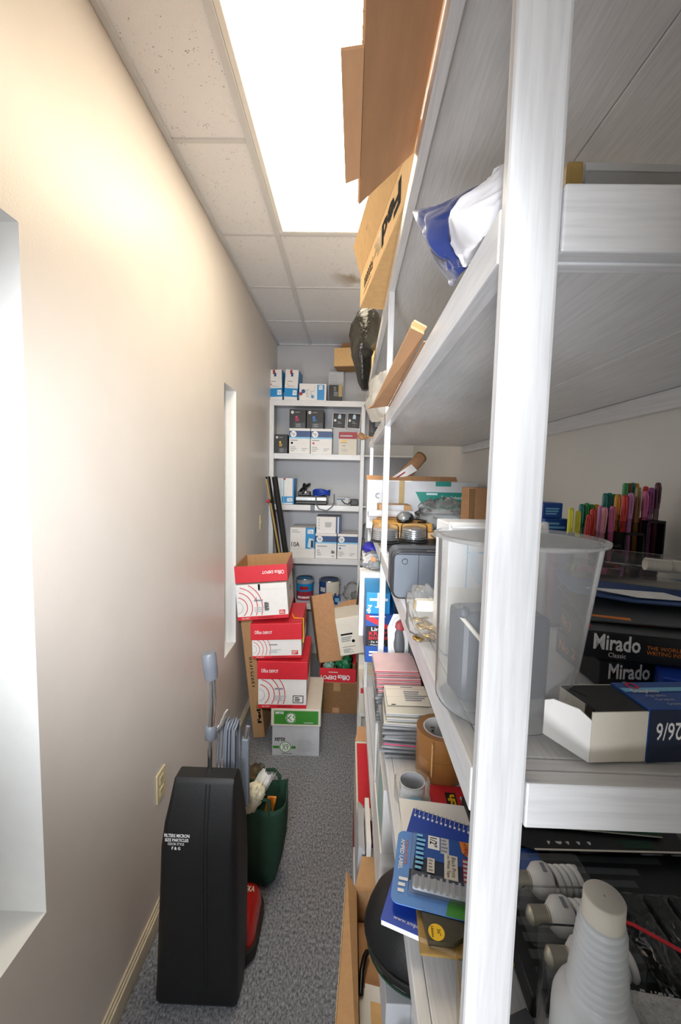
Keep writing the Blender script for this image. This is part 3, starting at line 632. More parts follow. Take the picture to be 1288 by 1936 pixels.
b.slab([(-.19, 3.0, -1.386), (-.03, 3.0, -1.362), (.0, 3.09, -1.33), (-.17, 3.1, -1.40)], (0, 0, -.005), KRAFT)
b.art(((-.262, 3.06, -.90), Vector((.144, 0, .034)).normalized(), Vector((.072, -.06, -.475)).normalized()*-1, .148, .0), [])
one('cardboard_sheet', b, 'folded brown cardboard standing upright behind the red box stack', 'cardboard')
carton('white_carton', 'white carton with dark blue stripe low beneath the far shelf', -.08, .02, 3.39, -1.36, .25, .25, LGREY, {'front': [('r', 0, .84, 1, .9, NAVY), ('l', .1, .5, .8, .78, 3, INKP), ('r', 0, .3, 1, .315, INKP)]})
carton('white_carton', 'plain grey carton under the blue-striped white carton', -.07, .04, 3.385, -1.8, .28, .4395, GREY, {'front': [('r', .1, .8, .5, .9, LGREY)]})
t = thing('open_carton', 'open white carton with black printed side leaning out below the shelves', 'box', (.11, 2.74, -1.36), (0, -10, 3))
b = MB(); b.box(-.11, -.12, .22, .1, .12, .47, OFFW, .003); b.art(face('front', .22, .24, .25, .22), [])
b.art(((-.11, -.12, .22), (1,0,0), (0,0,1), .21, .25), [('l', .1, .52, .5, .6, 1, INK), ('l', .1, .36, .5, .5, 3, INKG), ('c', .46, .36, .05, INK), ('l', .12, .06, .44, .18, 4, INKG), ('r', .1, .22, .5, .23, INK)]); obj('carton', b, t)
b = MB(); b.slab([(-.11, .12, .47), (.1, .12, .47), (.1, .19, .485), (-.02, .19, .485)], (0, .003, -.003), KRAFTB); obj('flap', b, t)
carton('supply_carton', 'plain white carton standing on the lowest right shelf under the printed carton', .088, .22, 2.64, -1.8, .24, .64, OFFW, {'front': [('r', 0, .9, 1, .905, INKP)]})
t = thing('small_stand', 'narrow white wooden stand on the carpet holding a red-labelled white carton', 'stand', (.145, 2.53, -1.8))
b = MB(); b.box(-.054, -.09, .335, .06, .09, .355, WX, .002); obj('top', b, t)
for sx, sy in ((-.043, -.07), (.055, -.07), (-.03, .07), (.055, .07)):
    b = MB(); b.box(sx-.008, sy-.008, 0, sx+.004, sy+.01, .335, WZ, .001); obj('leg', b, t)
carton('white_carton', 'white carton with a red label on the narrow wooden stand', .088, .19, 2.44, -1.4445, .2, .19, OFFW, {'front': [('r', .1, .68, .95, .86, RED), ('r', .3, .76, .5, .82, OFFW), ('l', .5, .7, .9, .74, 1, OFFW)]})

# ------------------------------------------------------------------ vacuum cleaner and tote on the carpet
v = thing('vacuum_cleaner', 'upright vacuum cleaner with black bag and red base against the left wall', 'vacuum cleaner', (-.45, 1.33, -1.8))
def rrect(x0, x1, y0, y1, z, r, k=5, dz=0):
    o = []
    for cx, cy, a0 in ((x1-r, y1-r, 0), (x0+r, y1-r, 90), (x0+r, y0+r, 180), (x1-r, y0+r, 270)):
        for i in range(k+1): a = rad(a0+90*i/k); o.append((cx+r*cos(a), cy+r*sin(a), z+dz*(cy+r*sin(a)-y0)))
    return o
b = MB(); R_ = []
for z, x0, x1, y0, y1, r in ((.004, -.160, .122, -.078, .03, .012), (.03, -.166, .128, -.092, .03, .02), (.12, -.162, .129, -.096, .06, .03), (.3, -.154, .129, -.098, .07, .033), (.45, -.147, .128, -.097, .075, .033), (.58, -.141, .124, -.094, .07, .028), (.66, -.130, .120, -.085, .05, .02), (.73, -.116, .114, -.07, .03, .014), (.785, -.106, .110, -.058, .012, .008), (.797, -.104, .109, -.053, .005, .005), (.802, -.100, .106, -.049, .0, .004)):
    R_.append(rrect(x0, x1-.012, y0, y1, z, r))
b.loft(R_, VINYL)
for i in range(20):
    pass
zs = [(.10, -.095), (.3, -.098), (.45, -.097), (.58, -.094), (.66, -.085), (.73, -.07), (.785, -.058)]
b.tube([(.004+.0*z, y-.001, z) for z, y in zs], .0022, RUBBER, 6); b.tube([(.016, y-.001, z) for z, y in zs], .0022, RUBBER, 6)
bag = obj('bag', b, v)
b = MB(); d1 = Vector((0, .01, .07)).normalized()
b.art(((-.122, -.0945, .588), (1, 0, 0), Vector((0, .112, .994)), .082, .05), [('t', 'FILTERS MICRON', 0, .76, 1, .98, INKW, 0, .02), ('t', 'SIZE PARTICLES', .03, .5, .97, .7, INKW, 0, .02), ('t', 'ODOR STYLE', .15, .28, .8, .44, INKW), ('t', 'F & G', .32, .0, .66, .2, INKW, 0, .02)], .0015)
obj('lettering', b, bag)
b = MB(); b.loft([rrect(-.135, .142, .03, .275, z, r) for z, r in ((.012, .05), (.03, .06), (.05, .06))], RUBBER); obj('bumper', b, v)
b = MB(); b.loft([rrect(-.125, .134, .05, .262, .05, .05), rrect(-.122, .132, .055, .258, .085, .05), rrect(-.115, .124, .065, .25, .115, .04), rrect(-.095, .106, .085, .23, .13, .03)], VRED)
b.art(((.03, .10, .131), (1, 0, 0), (0, 1, 0), .078, .13), [('t', 'EUREKA', .05, .74, .98, .92, OFFW, 0, .02), ('r', .15, .1, .3, .6, DRED)], .001); obj('hood', b, v)
for sx in (-.125, .112):
    b = MB(); b.lathe([(0, -.012), (.02, -.012), (.022, 0), (.02, .012), (0, .012)], RUBBER, (sx, .12, .0225), 18, axis='x'); obj('wheel', b, v)
b = MB(); b.tube([(-.008, .02, .74), (-.004, .0, .80), (.004, -.02, .88), (.008, -.025, .955)], [.0075, .008, .0085, .009], CHROME, 12); b.tube([(.008, -.025, .955), (.014, -.027, 1.06), (.012, -.028, 1.15)], .0145, CHROME, 14); obj('handle_tube', b, v)
b = MB(); b.tube([(.012, -.028, 1.135), (.010, -.032, 1.17), (.007, -.036, 1.215), (.006, -.036, 1.222)], [.021, .023, .023, .019], GPLAS, 18); obj('grip', b, v)
b = MB(); b.lathe([(.013, -.026), (.019, -.022), (.02, .02), (.014, .028)], GPLAS, (.008, -.024, .945), 16); b.tube([(.02, -.02, .945), (.035, .0, .955), (.045, .02, .985), (.05, .03, .99)], .007, CHROME, 8); obj('cord_hook', b, v)
b = MB()
for k in range(7):
    x, y = .012+.009*k, .055+.006*(k % 3); w_ = .006
    b.tube([(x+w_*0, y-.02, .66), (x-.004+.003*k*.3, y-.015, .8), (x-.002, y, .90), (x+.004, y+.008, .935-.004*k), (x+.008, y+.02, .93), (x+.008, y+.035, .85), (x+.010, y+.03, .66), (x+.006, y+.005, .62)], .0042, CORDG, 8, closed=True)
obj('cord', b, v)
b = MB(); b.box(.085, .07, .60, .112, .095, .86, GPLAS, .006); b.tube([(.10, .08, .86), (.106, .085, .90)], .008, CHROME, 8); obj('attachment', b, v)
b = MB(); b.blob((0, 0, .035), (.075, .12, .045), clear('brown_clear_bag', '#b9a27c', .35, .15, .1, bump=.6, bscale=24, trans=True), 51, .45, 2.6, 34, flat=-.034, ridge=True); one('plastic_bag', b, 'crumpled brownish clear plastic on the carpet by the wall behind the tote', 'bag', (-.52, 2.22, -1.799))
# green tote
t = thing('tote_bag', 'dark green cloth tote bag slumped on the carpet behind the vacuum', 'bag', (-.358, 1.72, -1.799), (0, 0, -8))
def tote(z, w, d, off=0, wob=0):
    o = []
    for i in range(28):
        a = 2*pi*i/28; ca, sa = cos(a), sin(a)
        o.append((off+w*math.copysign(abs(ca)**.6, ca)*(1+wob*.12*sin(3*a+z*9)), d*math.copysign(abs(sa)**.6, sa)*(1+wob*.1*cos(2*a+z*7)), z+wob*.03*sin(2*a+1)))
    return o
b = MB(); b.loft([tote(0.003, .055, .04), tote(.02, .075, .06), tote(.1, .095, .075), tote(.2, .105, .08, .004, .3), tote(.3, .11, .082, .008, .5), tote(.38, .112, .08, .012, .8), tote(.42, .115, .078, .014, 1), tote(.41, .108, .072, .014, 1), tote(.30, .098, .068, .008, .5), tote(.2, .09, .06)], DGREEN); obj('body', b, t)
for s_ in (-1, 1):
    b = MB(); b.tube([(-.05, s_*.078, .36), (-.045, s_*.07, .425), (-.02, s_*.085, .44), (.03, s_*.09, .445), (.06, s_*.075, .43), (.065, s_*.078, .36)], .008, DGREEN, 8); obj('strap', b, t)
b = MB(); b.blob((0, 0, 0), (.046, .04, .085), CREAM, 3, .22, 4, 30); one('duster', b, 'cream fluffy duster head sticking out of the green tote', 'duster', (-.385, 1.645, -1.365), (10, 32, 0))
b = MB()
for k in range(5): b.grid(lambda u, v_, k=k: (.035*(u-.5)+.01*k-.02, .02*sin(u*3+k)+.01*k, .10*v_-.05+.01*sin(u*9+k)), 6, 6, PAPER)
one('paper_wad', b, 'crumpled white paper towels beside the duster in the green tote', 'paper', (-.345, 1.66, -1.325), (0, 26, 0))
b = MB(); b.tube([(0, 0, 0), (-.02, -.03, .1), (-.05, -.05, .21)], [.016, .017, .012], KBLUE, 12); b.tube([(-.05, -.05, .21), (-.055, -.053, .23)], .006, OFFW, 8); one('cleaning_tool', b, 'blue plastic cleaning tool inside the green tote', 'tool', (-.385, 1.70, -1.62))
b = MB(); b.box(-.02, -.004, 0, .02, .004, .16, ORANGE, .003); one('folder', b, 'orange card inside the green tote', 'card', (-.335, 1.71, -1.55), (8, 10, 10))
# ------------------------------------------------------------------ right unit, top shelf (A)
A, B_, C_, D_, E_ = .57, .19, -.222, -.664, -1.105
t = thing('large_carton', 'big open brown carton with drooping flaps overhanging the top right shelf', 'box', (.33, .50, A))
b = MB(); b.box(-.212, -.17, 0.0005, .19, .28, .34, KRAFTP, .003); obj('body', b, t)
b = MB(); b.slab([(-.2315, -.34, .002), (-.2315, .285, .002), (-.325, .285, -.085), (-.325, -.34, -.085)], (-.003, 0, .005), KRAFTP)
for k in range(40):
    y = -.33+.0153*k; b.tube([(-.327, y, -.083), (-.3275, y+.0077, -.078)], .0012, KRAFTL, 5)
obj('flap', b, t)
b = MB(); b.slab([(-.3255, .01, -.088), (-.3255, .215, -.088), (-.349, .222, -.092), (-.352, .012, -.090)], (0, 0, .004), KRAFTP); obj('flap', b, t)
t = thing('shipping_carton', 'light brown shipping carton with black lettering hanging over the top shelf edge', 'box', (.185, 1.17, A+.003), (0, 0, 8.4), 'cartons on the top right shelf')
L_, W_, H_ = .63, .24, .10
b = MB(); b.box(-W_/2, -L_/2, 0, W_/2, L_/2, H_, KRAFTL, .002)
b.art(((-W_/2, L_/2, 0), (0, -1, 0), (0, 0, 1), L_, H_), [('t', 'Fed', .52, .22, .82, .80, INK, 180, .05), ('t', 'Ex', .36, .3, .50, .8, TANP, 180, .05), ('t', 'F000000', .12, .3, .34, .62, INK, 180, .01), ('l', .1, .16, .4, .22, 1, TANP)])
b.art(((-W_/2, L_/2, 0), (1, 0, 0), (0, -1, 0), W_, L_), [('o', .25, .62, .10, .14, INK, 200, 500)]); obj('body', b, t)
b = MB(); b.slab([(-W_/2, -L_/2, H_), (-W_/2, L_/2, H_), (-W_/2-.03, L_/2-.02, H_+.085), (-W_/2-.03, -L_/2, H_+.075)], (.003, 0, .001), KRAFTL)
b.art(((-W_/2-.001, L_/2, H_+.004), (0, -1, 0), Vector((-.03, 0, .08)).normalized(), L_, .085), [('t', 'FRAGILE', .5, .35, .72, .62, INK, 180), ('l', .3, .3, .45, .6, 2, TANP)]); obj('flap', b, t)
b = MB(); b.slab([(W_/2, -L_/2, H_), (W_/2, L_/2, H_), (W_/2-.06, L_/2, H_+.07), (W_/2-.06, -L_/2, H_+.07)], (.003, 0, 0), KRAFTL); obj('flap', b, t)
def rings_path(pts, m, seed, seg=24, amp=.30):
    b = MB(); R = []
    for i, (x, y, z, rx, ry) in enumerate(pts):
        R.append([(x+rx*cos(2*pi*k/seg)*(1+amp*noise.noise((cos(2*pi*k/seg)*2.6, sin(2*pi*k/seg)*2.6, i*.7+seed))), y+ry*sin(2*pi*k/seg)*(1+amp*noise.noise((cos(2*pi*k/seg)*1.6+9, sin(2*pi*k/seg)*1.6, i*.45+seed))), z) for k in range(seg)])
    b.loft(R, m); return b
one('bin_bag', rings_path([(.06, 0, -.18, .016, .02), (.052, 0, -.15, .024, .04), (.05, 0, -.08, .036, .06), (.042, 0, -.03, .042, .07), (.042, 0, .0, .046, .075), (.056, 0, .035, .066, .075), (.06, 0, .06, .072, .075), (.06, 0, .11, .066, .075), (.062, 0, .15, .05, .06), (.065, 0, .175, .03, .035), (.066, 0, .185, .004, .01)], BLKBAG, 3), 'black plastic bin bag hanging down off the top right shelf', 'bag', (.0, 1.93, .575))
carton('small_carton', 'small light brown carton on the top shelf behind the black bin bag', .112, .214, 2.02, A, .2, .115, KRAFTL, {'front': [('r', 0, 0, 1, .03, KRAFT)]}, group='cartons on the top right shelf')
carton('small_carton', 'light brown carton far along the top shelf behind the bin bag', .101, .22, 2.30, A, .25, .13, KRAFTL, group='cartons on the top right shelf', seam=KRAFT)
t = thing('open_carton', 'open brown carton perched high in the far corner above the small black carton', 'box', (-.02, 3.86, .975), (0, 0, -9))
b = MB(); W, D, H, q = .26, .2, .16, .004
b.box(-W/2, -D/2, 0, W/2, D/2, q, KRAFT)
for x0, y0, x1, y1 in ((-W/2, -D/2, W/2, -D/2+q), (-W/2, D/2-q, W/2, D/2), (-W/2, -D/2+q, -W/2+q, D/2-q), (W/2-q, -D/2+q, W/2, D/2-q)): b.box(x0, y0, q, x1, y1, H, KRAFTL)
obj('body', b, t)
b = MB(); b.slab([(-W/2, D/2, H), (W/2, D/2, H), (W/2-.02, D/2+.02, H+.11), (-W/2+.03, D/2+.02, H+.11)], (0, .003, 0), KRAFTB); obj('flap', b, t)
# ------------------------------------------------------------------ shelf B
b = MB(); fl_ = []
def satin(pts_l, pts_r, m, bul, seed, nv=44, nu=34):
    """folded cloth between two edge curves, puffed toward the viewer"""
    def samp(P_, v):
        q = v*(len(P_)-1); i = min(int(q), len(P_)-2); f_ = q-i; f_ = f_*f_*(3-2*f_)*.35+f_*.65; return Vector(P_[i]).lerp(Vector(P_[i+1]), f_)
    def fn(u, v):
        p = samp(pts_l, v).lerp(samp(pts_r, v), u); k = sin(pi*min(1, max(0, u)))*sin(pi*(.08+.84*v))
        w_ = noise.noise((u*2.2+seed, v*2.6, seed))*.016+.003*(1-abs(noise.noise((u*5+v*3+seed, v*5-u*2, seed*2))*2))
        return p+Vector((-bul*k-abs(w_)*sin(pi*v)**.5, -.012*k, w_*.5*sin(pi*v)))
    return lambda: b.grid(fn, nu, nv, m)
tl, tr = [(.104, .46, .285), (.085, .50, .30), (.072, .535, .318), (.073, .51, .29), (.084, .485, .245), (.097, .455, .208), (.097, .43, .190)], [(.120, .385, .262), (.110, .405, .252), (.098, .42, .243), (.096, .42, .225), (.100, .415, .210), (.104, .410, .198), (.110, .405, .200)]
t = thing('folded_flag', 'folded blue and white satin cloth hanging over the shelf edge by the post', 'cloth', (0, 0, 0))
satin(tl, tr, SATB, .010, 2)(); obj('blue_panel', b, t)
b = MB(); satin(tr, [(.15, .325, .262), (.150, .325, .25), (.145, .325, .235), (.140, .33, .22), (.13, .33, .21), (.125, .335, .198), (.12, .34, .202)], SATW, .016, 5)(); obj('white_panel', b, t)
b = MB(); n = 40
for k in range(n):
    q = k/(n-1)*(len(tr)-1); i = min(int(q), len(tr)-2); p = Vector(tr[i]).lerp(Vector(tr[i+1]), q-i)+Vector((-.002, -.002, 0)); p2 = p+Vector((.006, -.012, -.001+.004*(k % 2)))
    b.tube([p, p.lerp(p2, .5)+Vector((-.002, 0, .002)), p2], .0013, SATW, 5)
obj('lace_trim', b, t)
b = MB(); b.slab([(.0985, .60, .2005), (.0985, 1.14, .1925), (.044, 1.15, .186), (.056, 1.10, .187), (.080, .60, .209)], (0, 0, .004), KRAFTB); b.slab([(.0985, .60, .1905), (.115, .60, .1905), (.115, 1.14, .1905), (.0985, 1.14, .1905)], (0, 0, .0012), KRAFTB); b.slab([(.0985, .60, .2045), (.0805, .60, .213), (.083, .588, .214), (.100, .588, .2055)], (0, 0, .002), KRAFTL)
one('cardboard_strip', b, 'long strip of brown cardboard lying along the edge of the second shelf', 'cardboard')
b = MB(); b.blob((0, 0, .07), (.058, .15, .075), WHITEBAG, 6, .3, 1.8, 34, flat=-.065); one('plastic_bag', b, 'milky clear plastic bag bulging behind the cardboard strip, second shelf', 'bag', (.115, 1.42, B_+.0005), (0, -6, 0))
carton('black_carton', 'black carton with white print on the second shelf beyond the plastic bag', .083, .15, 1.80, B_, .16, .085, BLACK, {'front': [('l', .3, .3, .7, .6, 3, INKG), ('r', .45, .62, .6, .68, INKW)], 'left': [('r', .1, .3, .5, .5, DRED)]})
b = MB(); b.grid(lambda u, v: (.0+.12*u, .1*v+.02*sin(u*8), .012+.014*sin(u*9+v*3)+.010*noise.noise((u*5, v*5, 3))), 16, 10, KRAFTB); one('paper_scrap', b, 'crumpled brown paper scrap at the far end of the second shelf', 'paper', (.035, 2.10, B_+.008))
carton('flat_carton', 'flat pale grey carton lying on the second shelf above the near rail', .200, .55, .40, B_, .26, .092, GREY, {'front': [('r', 0, .93, 1, 1, LGREY)]}, rz=1)
b = MB(); b.box(0, 0, 0, .014, .10, .085, TANP, .002); one('wood_block', b, 'short tan wooden block beside the flat grey carton, second shelf', 'wood', (.181, .385, B_+.0005))
b = MB(); b.lathe([(.0, .026), (.022, .024), (.034, .014), (.038, 0), (.036, 0), (0, .001)], GREY, seg=30); b.tube([(.034*cos(rad(a)), .034*sin(rad(a)), .012) for a in range(180, 361, 15)], .003, DGREY, 6); one('cap', b, 'grey rounded cap lying on top of the flat grey carton', 'cap', (.236, .50, B_+.0935))
# ------------------------------------------------------------------ shelf C, far to near
t = thing('keyboard_box', 'wide white and green keyboard carton across the middle right shelf', 'box', (.317, 1.91, C_), (0, 0, -1), 'boxes on the middle right shelf')
W, D, H = .475, .2, .212
b = MB(); b.box(-W/2, -D/2, 0, W/2, D/2, H, LGREY, .003)
b.art(face('front', W, D, H), [('p', [(.44, .78), (1, .78), (1, .44), (.52, .44)], TEAL), ('r', .62, .9, .76, 1, TEAL), ('r', .54, .72, .64, .76, PBLUE), ('r', .53, .48, .65, .62, DNAVY), ('t', 'Deluxe Keyboard', .68, .62, .86, .71, INKW), ('t', 'Optical Mouse', .68, .5, .84, .59, INKW),
   ('o', .1, .68, .03, .06, INKG, 60, 300), ('r', .0, .98, .4, 1, WHITE), ('l', .42, .3, .84, .36, 1, INKG), ('r', .7, .12, .92, .3, PBLUE), ('r', .45, .14, .5, .2, INK), ('r', .29, .0, .34, 1, TANP)]); obj('carton', b, t)
b = MB(); b.slab([(-W/2, D/2, H), (W/2-.04, D/2, H), (W/2-.04, D/2+.03, H+.022), (-W/2, D/2+.03, H+.022)], (0, .003, 0), KRAFTB)
for x in (-.02, .05, .12): b.box(x, D/2-.001, H+.001, x+.001, D/2, H+.02, KRAFTD)
obj('flap', b, t)
b = MB(); b.tube([(.26, 2.08, .005), (.31, 2.10, .055), (.36, 2.14, .11)], .03, KRAFTB, 18); b.tube([(.355, 2.136, .105), (.362, 2.142, .112)], .031, KRAFTD, 18); one('mailing_tube', b, 'brown cardboard tube leaning behind the keyboard carton', 'tube')
b = MB(); b.slab([(.20, 2.03, -.0), (.30, 2.05, .07), (.33, 2.05, .04), (.24, 2.03, -.01)], (0, .004, 0), PAPER); b.slab([(.225, 2.030, .004), (.268, 2.04, .034), (.27, 2.04, .028), (.23, 2.030, .0)], (0, -.002, 0), DRED); one('printed_card', b, 'white and red printed card standing behind the keyboard carton', 'card')
carton('small_carton', 'low brown carton end under a white paper roll, middle right shelf', .120, .25, 1.66, C_, .12, .115, KRAFT, {'front': [('r', .28, .75, .76, 1, LGREY), ('r', 0, .3, 1, .5, DGREY), ('r', 0, .82, .26, 1, KRAFTB)]}, group='boxes on the middle right shelf')
b = MB(); b.tube([(-.09, 0, 0), (.09, .01, 0)], .0135, LGREY, 16); b.tube([(-.091, 0, 0), (-.0895, 0, 0)], .008, INK, 12); one('paper_roll', b, 'rolled white paper lying in front of the keyboard carton', 'paper', (.165, 1.62, -.139))
b = MB(); b.box(-.1, -.07, 0, .1, .07, .03, ENVEL, .003); b.box(-.102, -.071, .010, .102, .0, .012, KRAFTB); one('padded_envelope', b, 'tan padded mailer under the computer mouse', 'envelope', (.20, 1.575, C_+.0295), (0, 0, 6))
b = MB(); b.box(-.11, -.075, 0, .11, .07, .028, KRAFTL, .003); one('padded_envelope', b, 'light tan padded mailer beneath the upper mailer', 'envelope', (.21, 1.575, C_+.0005), (0, 0, -5))
b = MB(); b.slab([(-.07, -.1, 0), (.09, -.06, 0), (.06, .08, .004), (-.09, .06, .004)], (0, 0, .002), ENVEL); one('manila_envelope', b, 'yellow manila envelope lying beside the computer mouse', 'envelope', (.425, 1.60, C_+.010), (0, 0, -10))
t = thing('computer_mouse', 'black and silver computer mouse with cable on the tan mailers', 'computer mouse', (.21, 1.545, C_+.0625), (0, 0, 75))
def mouse(k, z0):
    return [[(.055*cos(2*pi*i/24)*s_, .032*sin(2*pi*i/24)*s_, z) for i in range(24)] for s_, z in ((.9*k, z0), (1*k, z0+.008), (.97*k, z0+.018), (.8*k, z0+.028), (.5*k, z0+.033), (.1*k, z0+.034))]
b = MB(); b.loft(mouse(1, 0), BLACKP); obj('shell', b, t)
b = MB(); b.at((-.012, 0, .004)); b.loft(mouse(.82, 0), SILVER); obj('top_cover', b, t)
b = MB(); b.tube([(.053, 0, .008), (.075, -.01, .004), (.07, -.05, .002), (.03, -.075, .002), (-.02, -.075, .002), (-.03, -.05, .002)], .003, BLACKP, 8); obj('cable', b, t)
b = MB(); b.blob((0, 0, .055), (.08, .05, .062), CLEARB, 12, .45, 2.6, 40, flat=-.053, ridge=True); one('plastic_bag', b, 'crumpled clear plastic bag in front of the green keyboard carton', 'bag', (.385, 1.715, C_+.0125))
def spindle(name, label, x, y):
    t = thing(name, label, 'disc spindle', (x, y, C_+.0125), group='disc spindles on the middle right shelf')
    b = MB(); b.lathe([(.0, 0), (.047, 0), (.047, .008), (.0, .008)], BLACKP, seg=32); obj('base', b, t)
    b = MB(); b.lathe([(.040, .0085), (.040, .04), (.0, .04)], CDM, seg=32)
    for k in range(4): b.lathe([(.0402, .012+.007*k), (.0406, .0145+.007*k), (.0402, .017+.007*k)], STEEL, seg=32)
    obj('discs', b, t)
    b = MB(); b.lathe([(.050, .001), (.0465, .004), (.044, .05), (.040, .056), (.0, .058)], CLEARP, seg=32); obj('cover', b, t); return t
spindle('disc_spindle', 'clear-covered spindle of silver discs nearest the shelf edge', .122, 1.365); spindle('disc_spindle', 'clear-covered spindle of silver discs, second from the shelf edge', .222, 1.40)
t = thing('laptop', 'thin black laptop lying closed under the disc spindles', 'laptop', (.235, 1.348, C_))
b = MB(); b.box(-.115, -.12, .0005, .13, .12, .006, BLACKP, .003); obj('base', b, t); b = MB(); b.box(-.115, -.12, .0065, .13, .12, .0115, BLACK, .003); obj('lid', b, t)
b = MB(); b.slab([(.30, 1.135, -.196), (.50, 1.16, -.199), (.50, 1.62, -.199), (.29, 1.47, -.196)], (0, 0, .0012), PAPER); b.box(.335, 1.43, -.1953, .36, 1.455, -.1949, INKG); one('paper_sheet', b, 'large white paper sheet lying beyond the grey case, middle right shelf', 'paper')
carton('supply_carton', 'flat white carton under the white paper sheet', .46, .60, 1.17, C_, .35, .021, OFFW)
t = thing('brown_carton', 'brown carton folded open between the keyboard carton and the post', 'box', (.405, 1.36, C_), (0, 0, 4), 'boxes on the middle right shelf')
b = MB(); b.box(-.02, -.06, 0, .045, .06, .198, KRAFTB, .002); b.art(face('front', .065, .12, .198), []); obj('body', b, t)
b = MB(); b.slab([(-.021, -.06, .02), (-.045, -.085, .02), (-.05, -.085, .195), (-.021, -.06, .195)], (.002, -.002, 0), KRAFT); obj('flap', b, t)
# slate case lying over the edge
t = thing('equipment_case', 'dark grey rounded plastic case with a round lens standing on the shelf edge', 'case', (.150, .80, C_+.0008), (0, 0, 0))
def rr2(x0, x1, z0, z1, r, y, k=6):
    o = []
    for cx, cz, a0 in ((x1-r, z1-r, 0), (x0+r, z1-r, 90), (x0+r, z0+r, 180), (x1-r, z0+r, 270)):
        for i in range(k+1): a = rad(a0+90*i/k); o.append((cx+r*cos(a), y, cz+r*sin(a)))
    return o
b = MB(); b.loft([rr2(-.063, .062, .001, .083, .012, -.044), rr2(-.067, .066, -.0, .087, .014, -.041), rr2(-.067, .066, 0, .087, .014, .035), rr2(-.064, .062, .002, .084, .012, .04)], SLATE, smooth=False)
b.art(((-.063, -.0441, .002), (1, 0, 0), (0, 0, 1), .125, .082), [('r', .345, 0, .352, 1, BLACKP), ('r', .02, .97, .98, .99, BLACKP)]); obj('shell', b, t)
b = MB(); P_ = rr2(-.066, .065, .0005, .0865, .014, -.0425); b.tube(P_, .002, BLACKP, 8, closed=True); b.tube(rr2(-.068, .067, -.0, .0878, .014, -.02), .0012, BLACKP, 8, closed=True); obj('seal', b, t)
b = MB(); b.lathe([(.0055, -.0455), (.0055, -.044)], BLACKP, (-.045, 0, .069), 20, axis='y'); b.lathe([(.0044, -.0462), (.0044, -.0455)], SLATE, (-.045, 0, .069), 20, axis='y'); obj('lens', b, t)
b = MB(); b.box(-.004, -.043, .086, .010, -.036, .0895, CHROME, .001); obj('latch', b, t)
t = thing('key_bag', 'small clear plastic bag of brass keys lying beside the frosted tub', 'bag', (.110, .575, C_+.0005))
b = MB(); b.blob((0, 0, .033), (.024, .045, .036), CLEARB, 15, .35, 2.4, 30, flat=-.032); obj('pouch', b, t)
b = MB()
for k, (x, y, z, a) in enumerate(((-.012, -.025, .006, 20), (.0, -.03, .012, 70), (-.006, -.012, .018, -30), (.006, -.02, .02, 100), (-.01, -.002, .024, 45), (.004, .008, .016, 10))):
    b.at((x, y, z), (8, (k % 3)*7, a)); b.lathe([(.003, -.0008), (.0075, -.0008), (.0075, .0008), (.003, .0008), (.003, -.0008)], GOLD, seg=14); b.box(.006, -.0022, -.0008, .026, .0022, .0008, GOLD)
b.at(); obj('keys', b, t)
b = MB(); b.box(-.012, -.0, .034, .014, .016, .05, OFFW, .002); b.box(-.014, .004, .036, -.0118, .014, .048, TANP); obj('tag', b, t)
# frosted tub and what is in it
t = thing('storage_tub', 'tall frosted clear plastic tub behind the white post', 'tub', (.155, .405, C_))
def ring(r, z, n=44, dx=0): return [(dx+r*cos(2*pi*i/n), r*sin(2*pi*i/n), z) for i in range(n)]
b = MB(); b.loft([ring(.001, .002), ring(.058, .002), ring(.061, .003), ring(.063, .006, dx=.0005), ring(.074, .166, dx=.009)], FROST, cap=False); obj('wall', b, t)
b = MB(); b.loft([ring(.0758, .1655, dx=.009), ring(.0785, .1665, dx=.009), ring(.0788, .169, dx=.009), ring(.0745, .170, dx=.009), ring(.0728, .166, dx=.009)], FROST); obj('rim', b, t)
t = thing('camera', 'dark blue-grey device lying inside the frosted tub', 'electronic device', (.150, .415, C_+.0045), (0, 0, 8))
b = MB(); b.box(-.041, -.02, .0, .012, .02, .09, SLATE, .006); b.box(.014, -.022, .0, .05, .022, .085, DNAVY, .006); obj('body', b, t)
b = MB(); b.tube([(-.044, -.021, .088), (-.02, -.026, .06), (.0, -.03, .035)], .0022, OFFW, 8); b.blob((-.042, -.021, .092), (.006, .006, .006), SLATE, 1, .05); obj('arm', b, t)
b = MB(); b.slab([(-.02, -.036, .07), (.004, -.034, .078), (.0, -.036, .05), (-.014, -.038, .054)], (0, -.0006, 0), LBLUE); one('sticky_note', b, 'light blue paper note inside the frosted tub', 'note', (.160, .405, C_+.01))
t = thing('white_carton', 'white carton with pale blue print standing behind the frosted tub', 'box', (.162, .545, C_), (0, 0, 3))
b = MB(); W, D, H = .078, .06, .168; b.box(-W/2, -D/2, 0, W/2, D/2, H, WHITE, .0015)
b.art(face('front', W, D, H), [('r', .3, .0, .32, .97, LBLUE), ('r', .32, .78, 1, .79, LBLUE), ('r', .32, .97, 1, .98, LBLUE), ('o', 1.0, .75, .52, .66, PBLUE, 170, 270), ('r', .02, .2, .9, .52, OFFW)]); obj('carton', b, t)
b = MB(); b.slab([(-W/2, -D/2, H), (W/2, -D/2, H), (W/2, -D/2-.012, H-.004), (-W/2, -D/2-.012, H-.004)], (0, 0, .0015), PAPER); obj('flap', b, t)
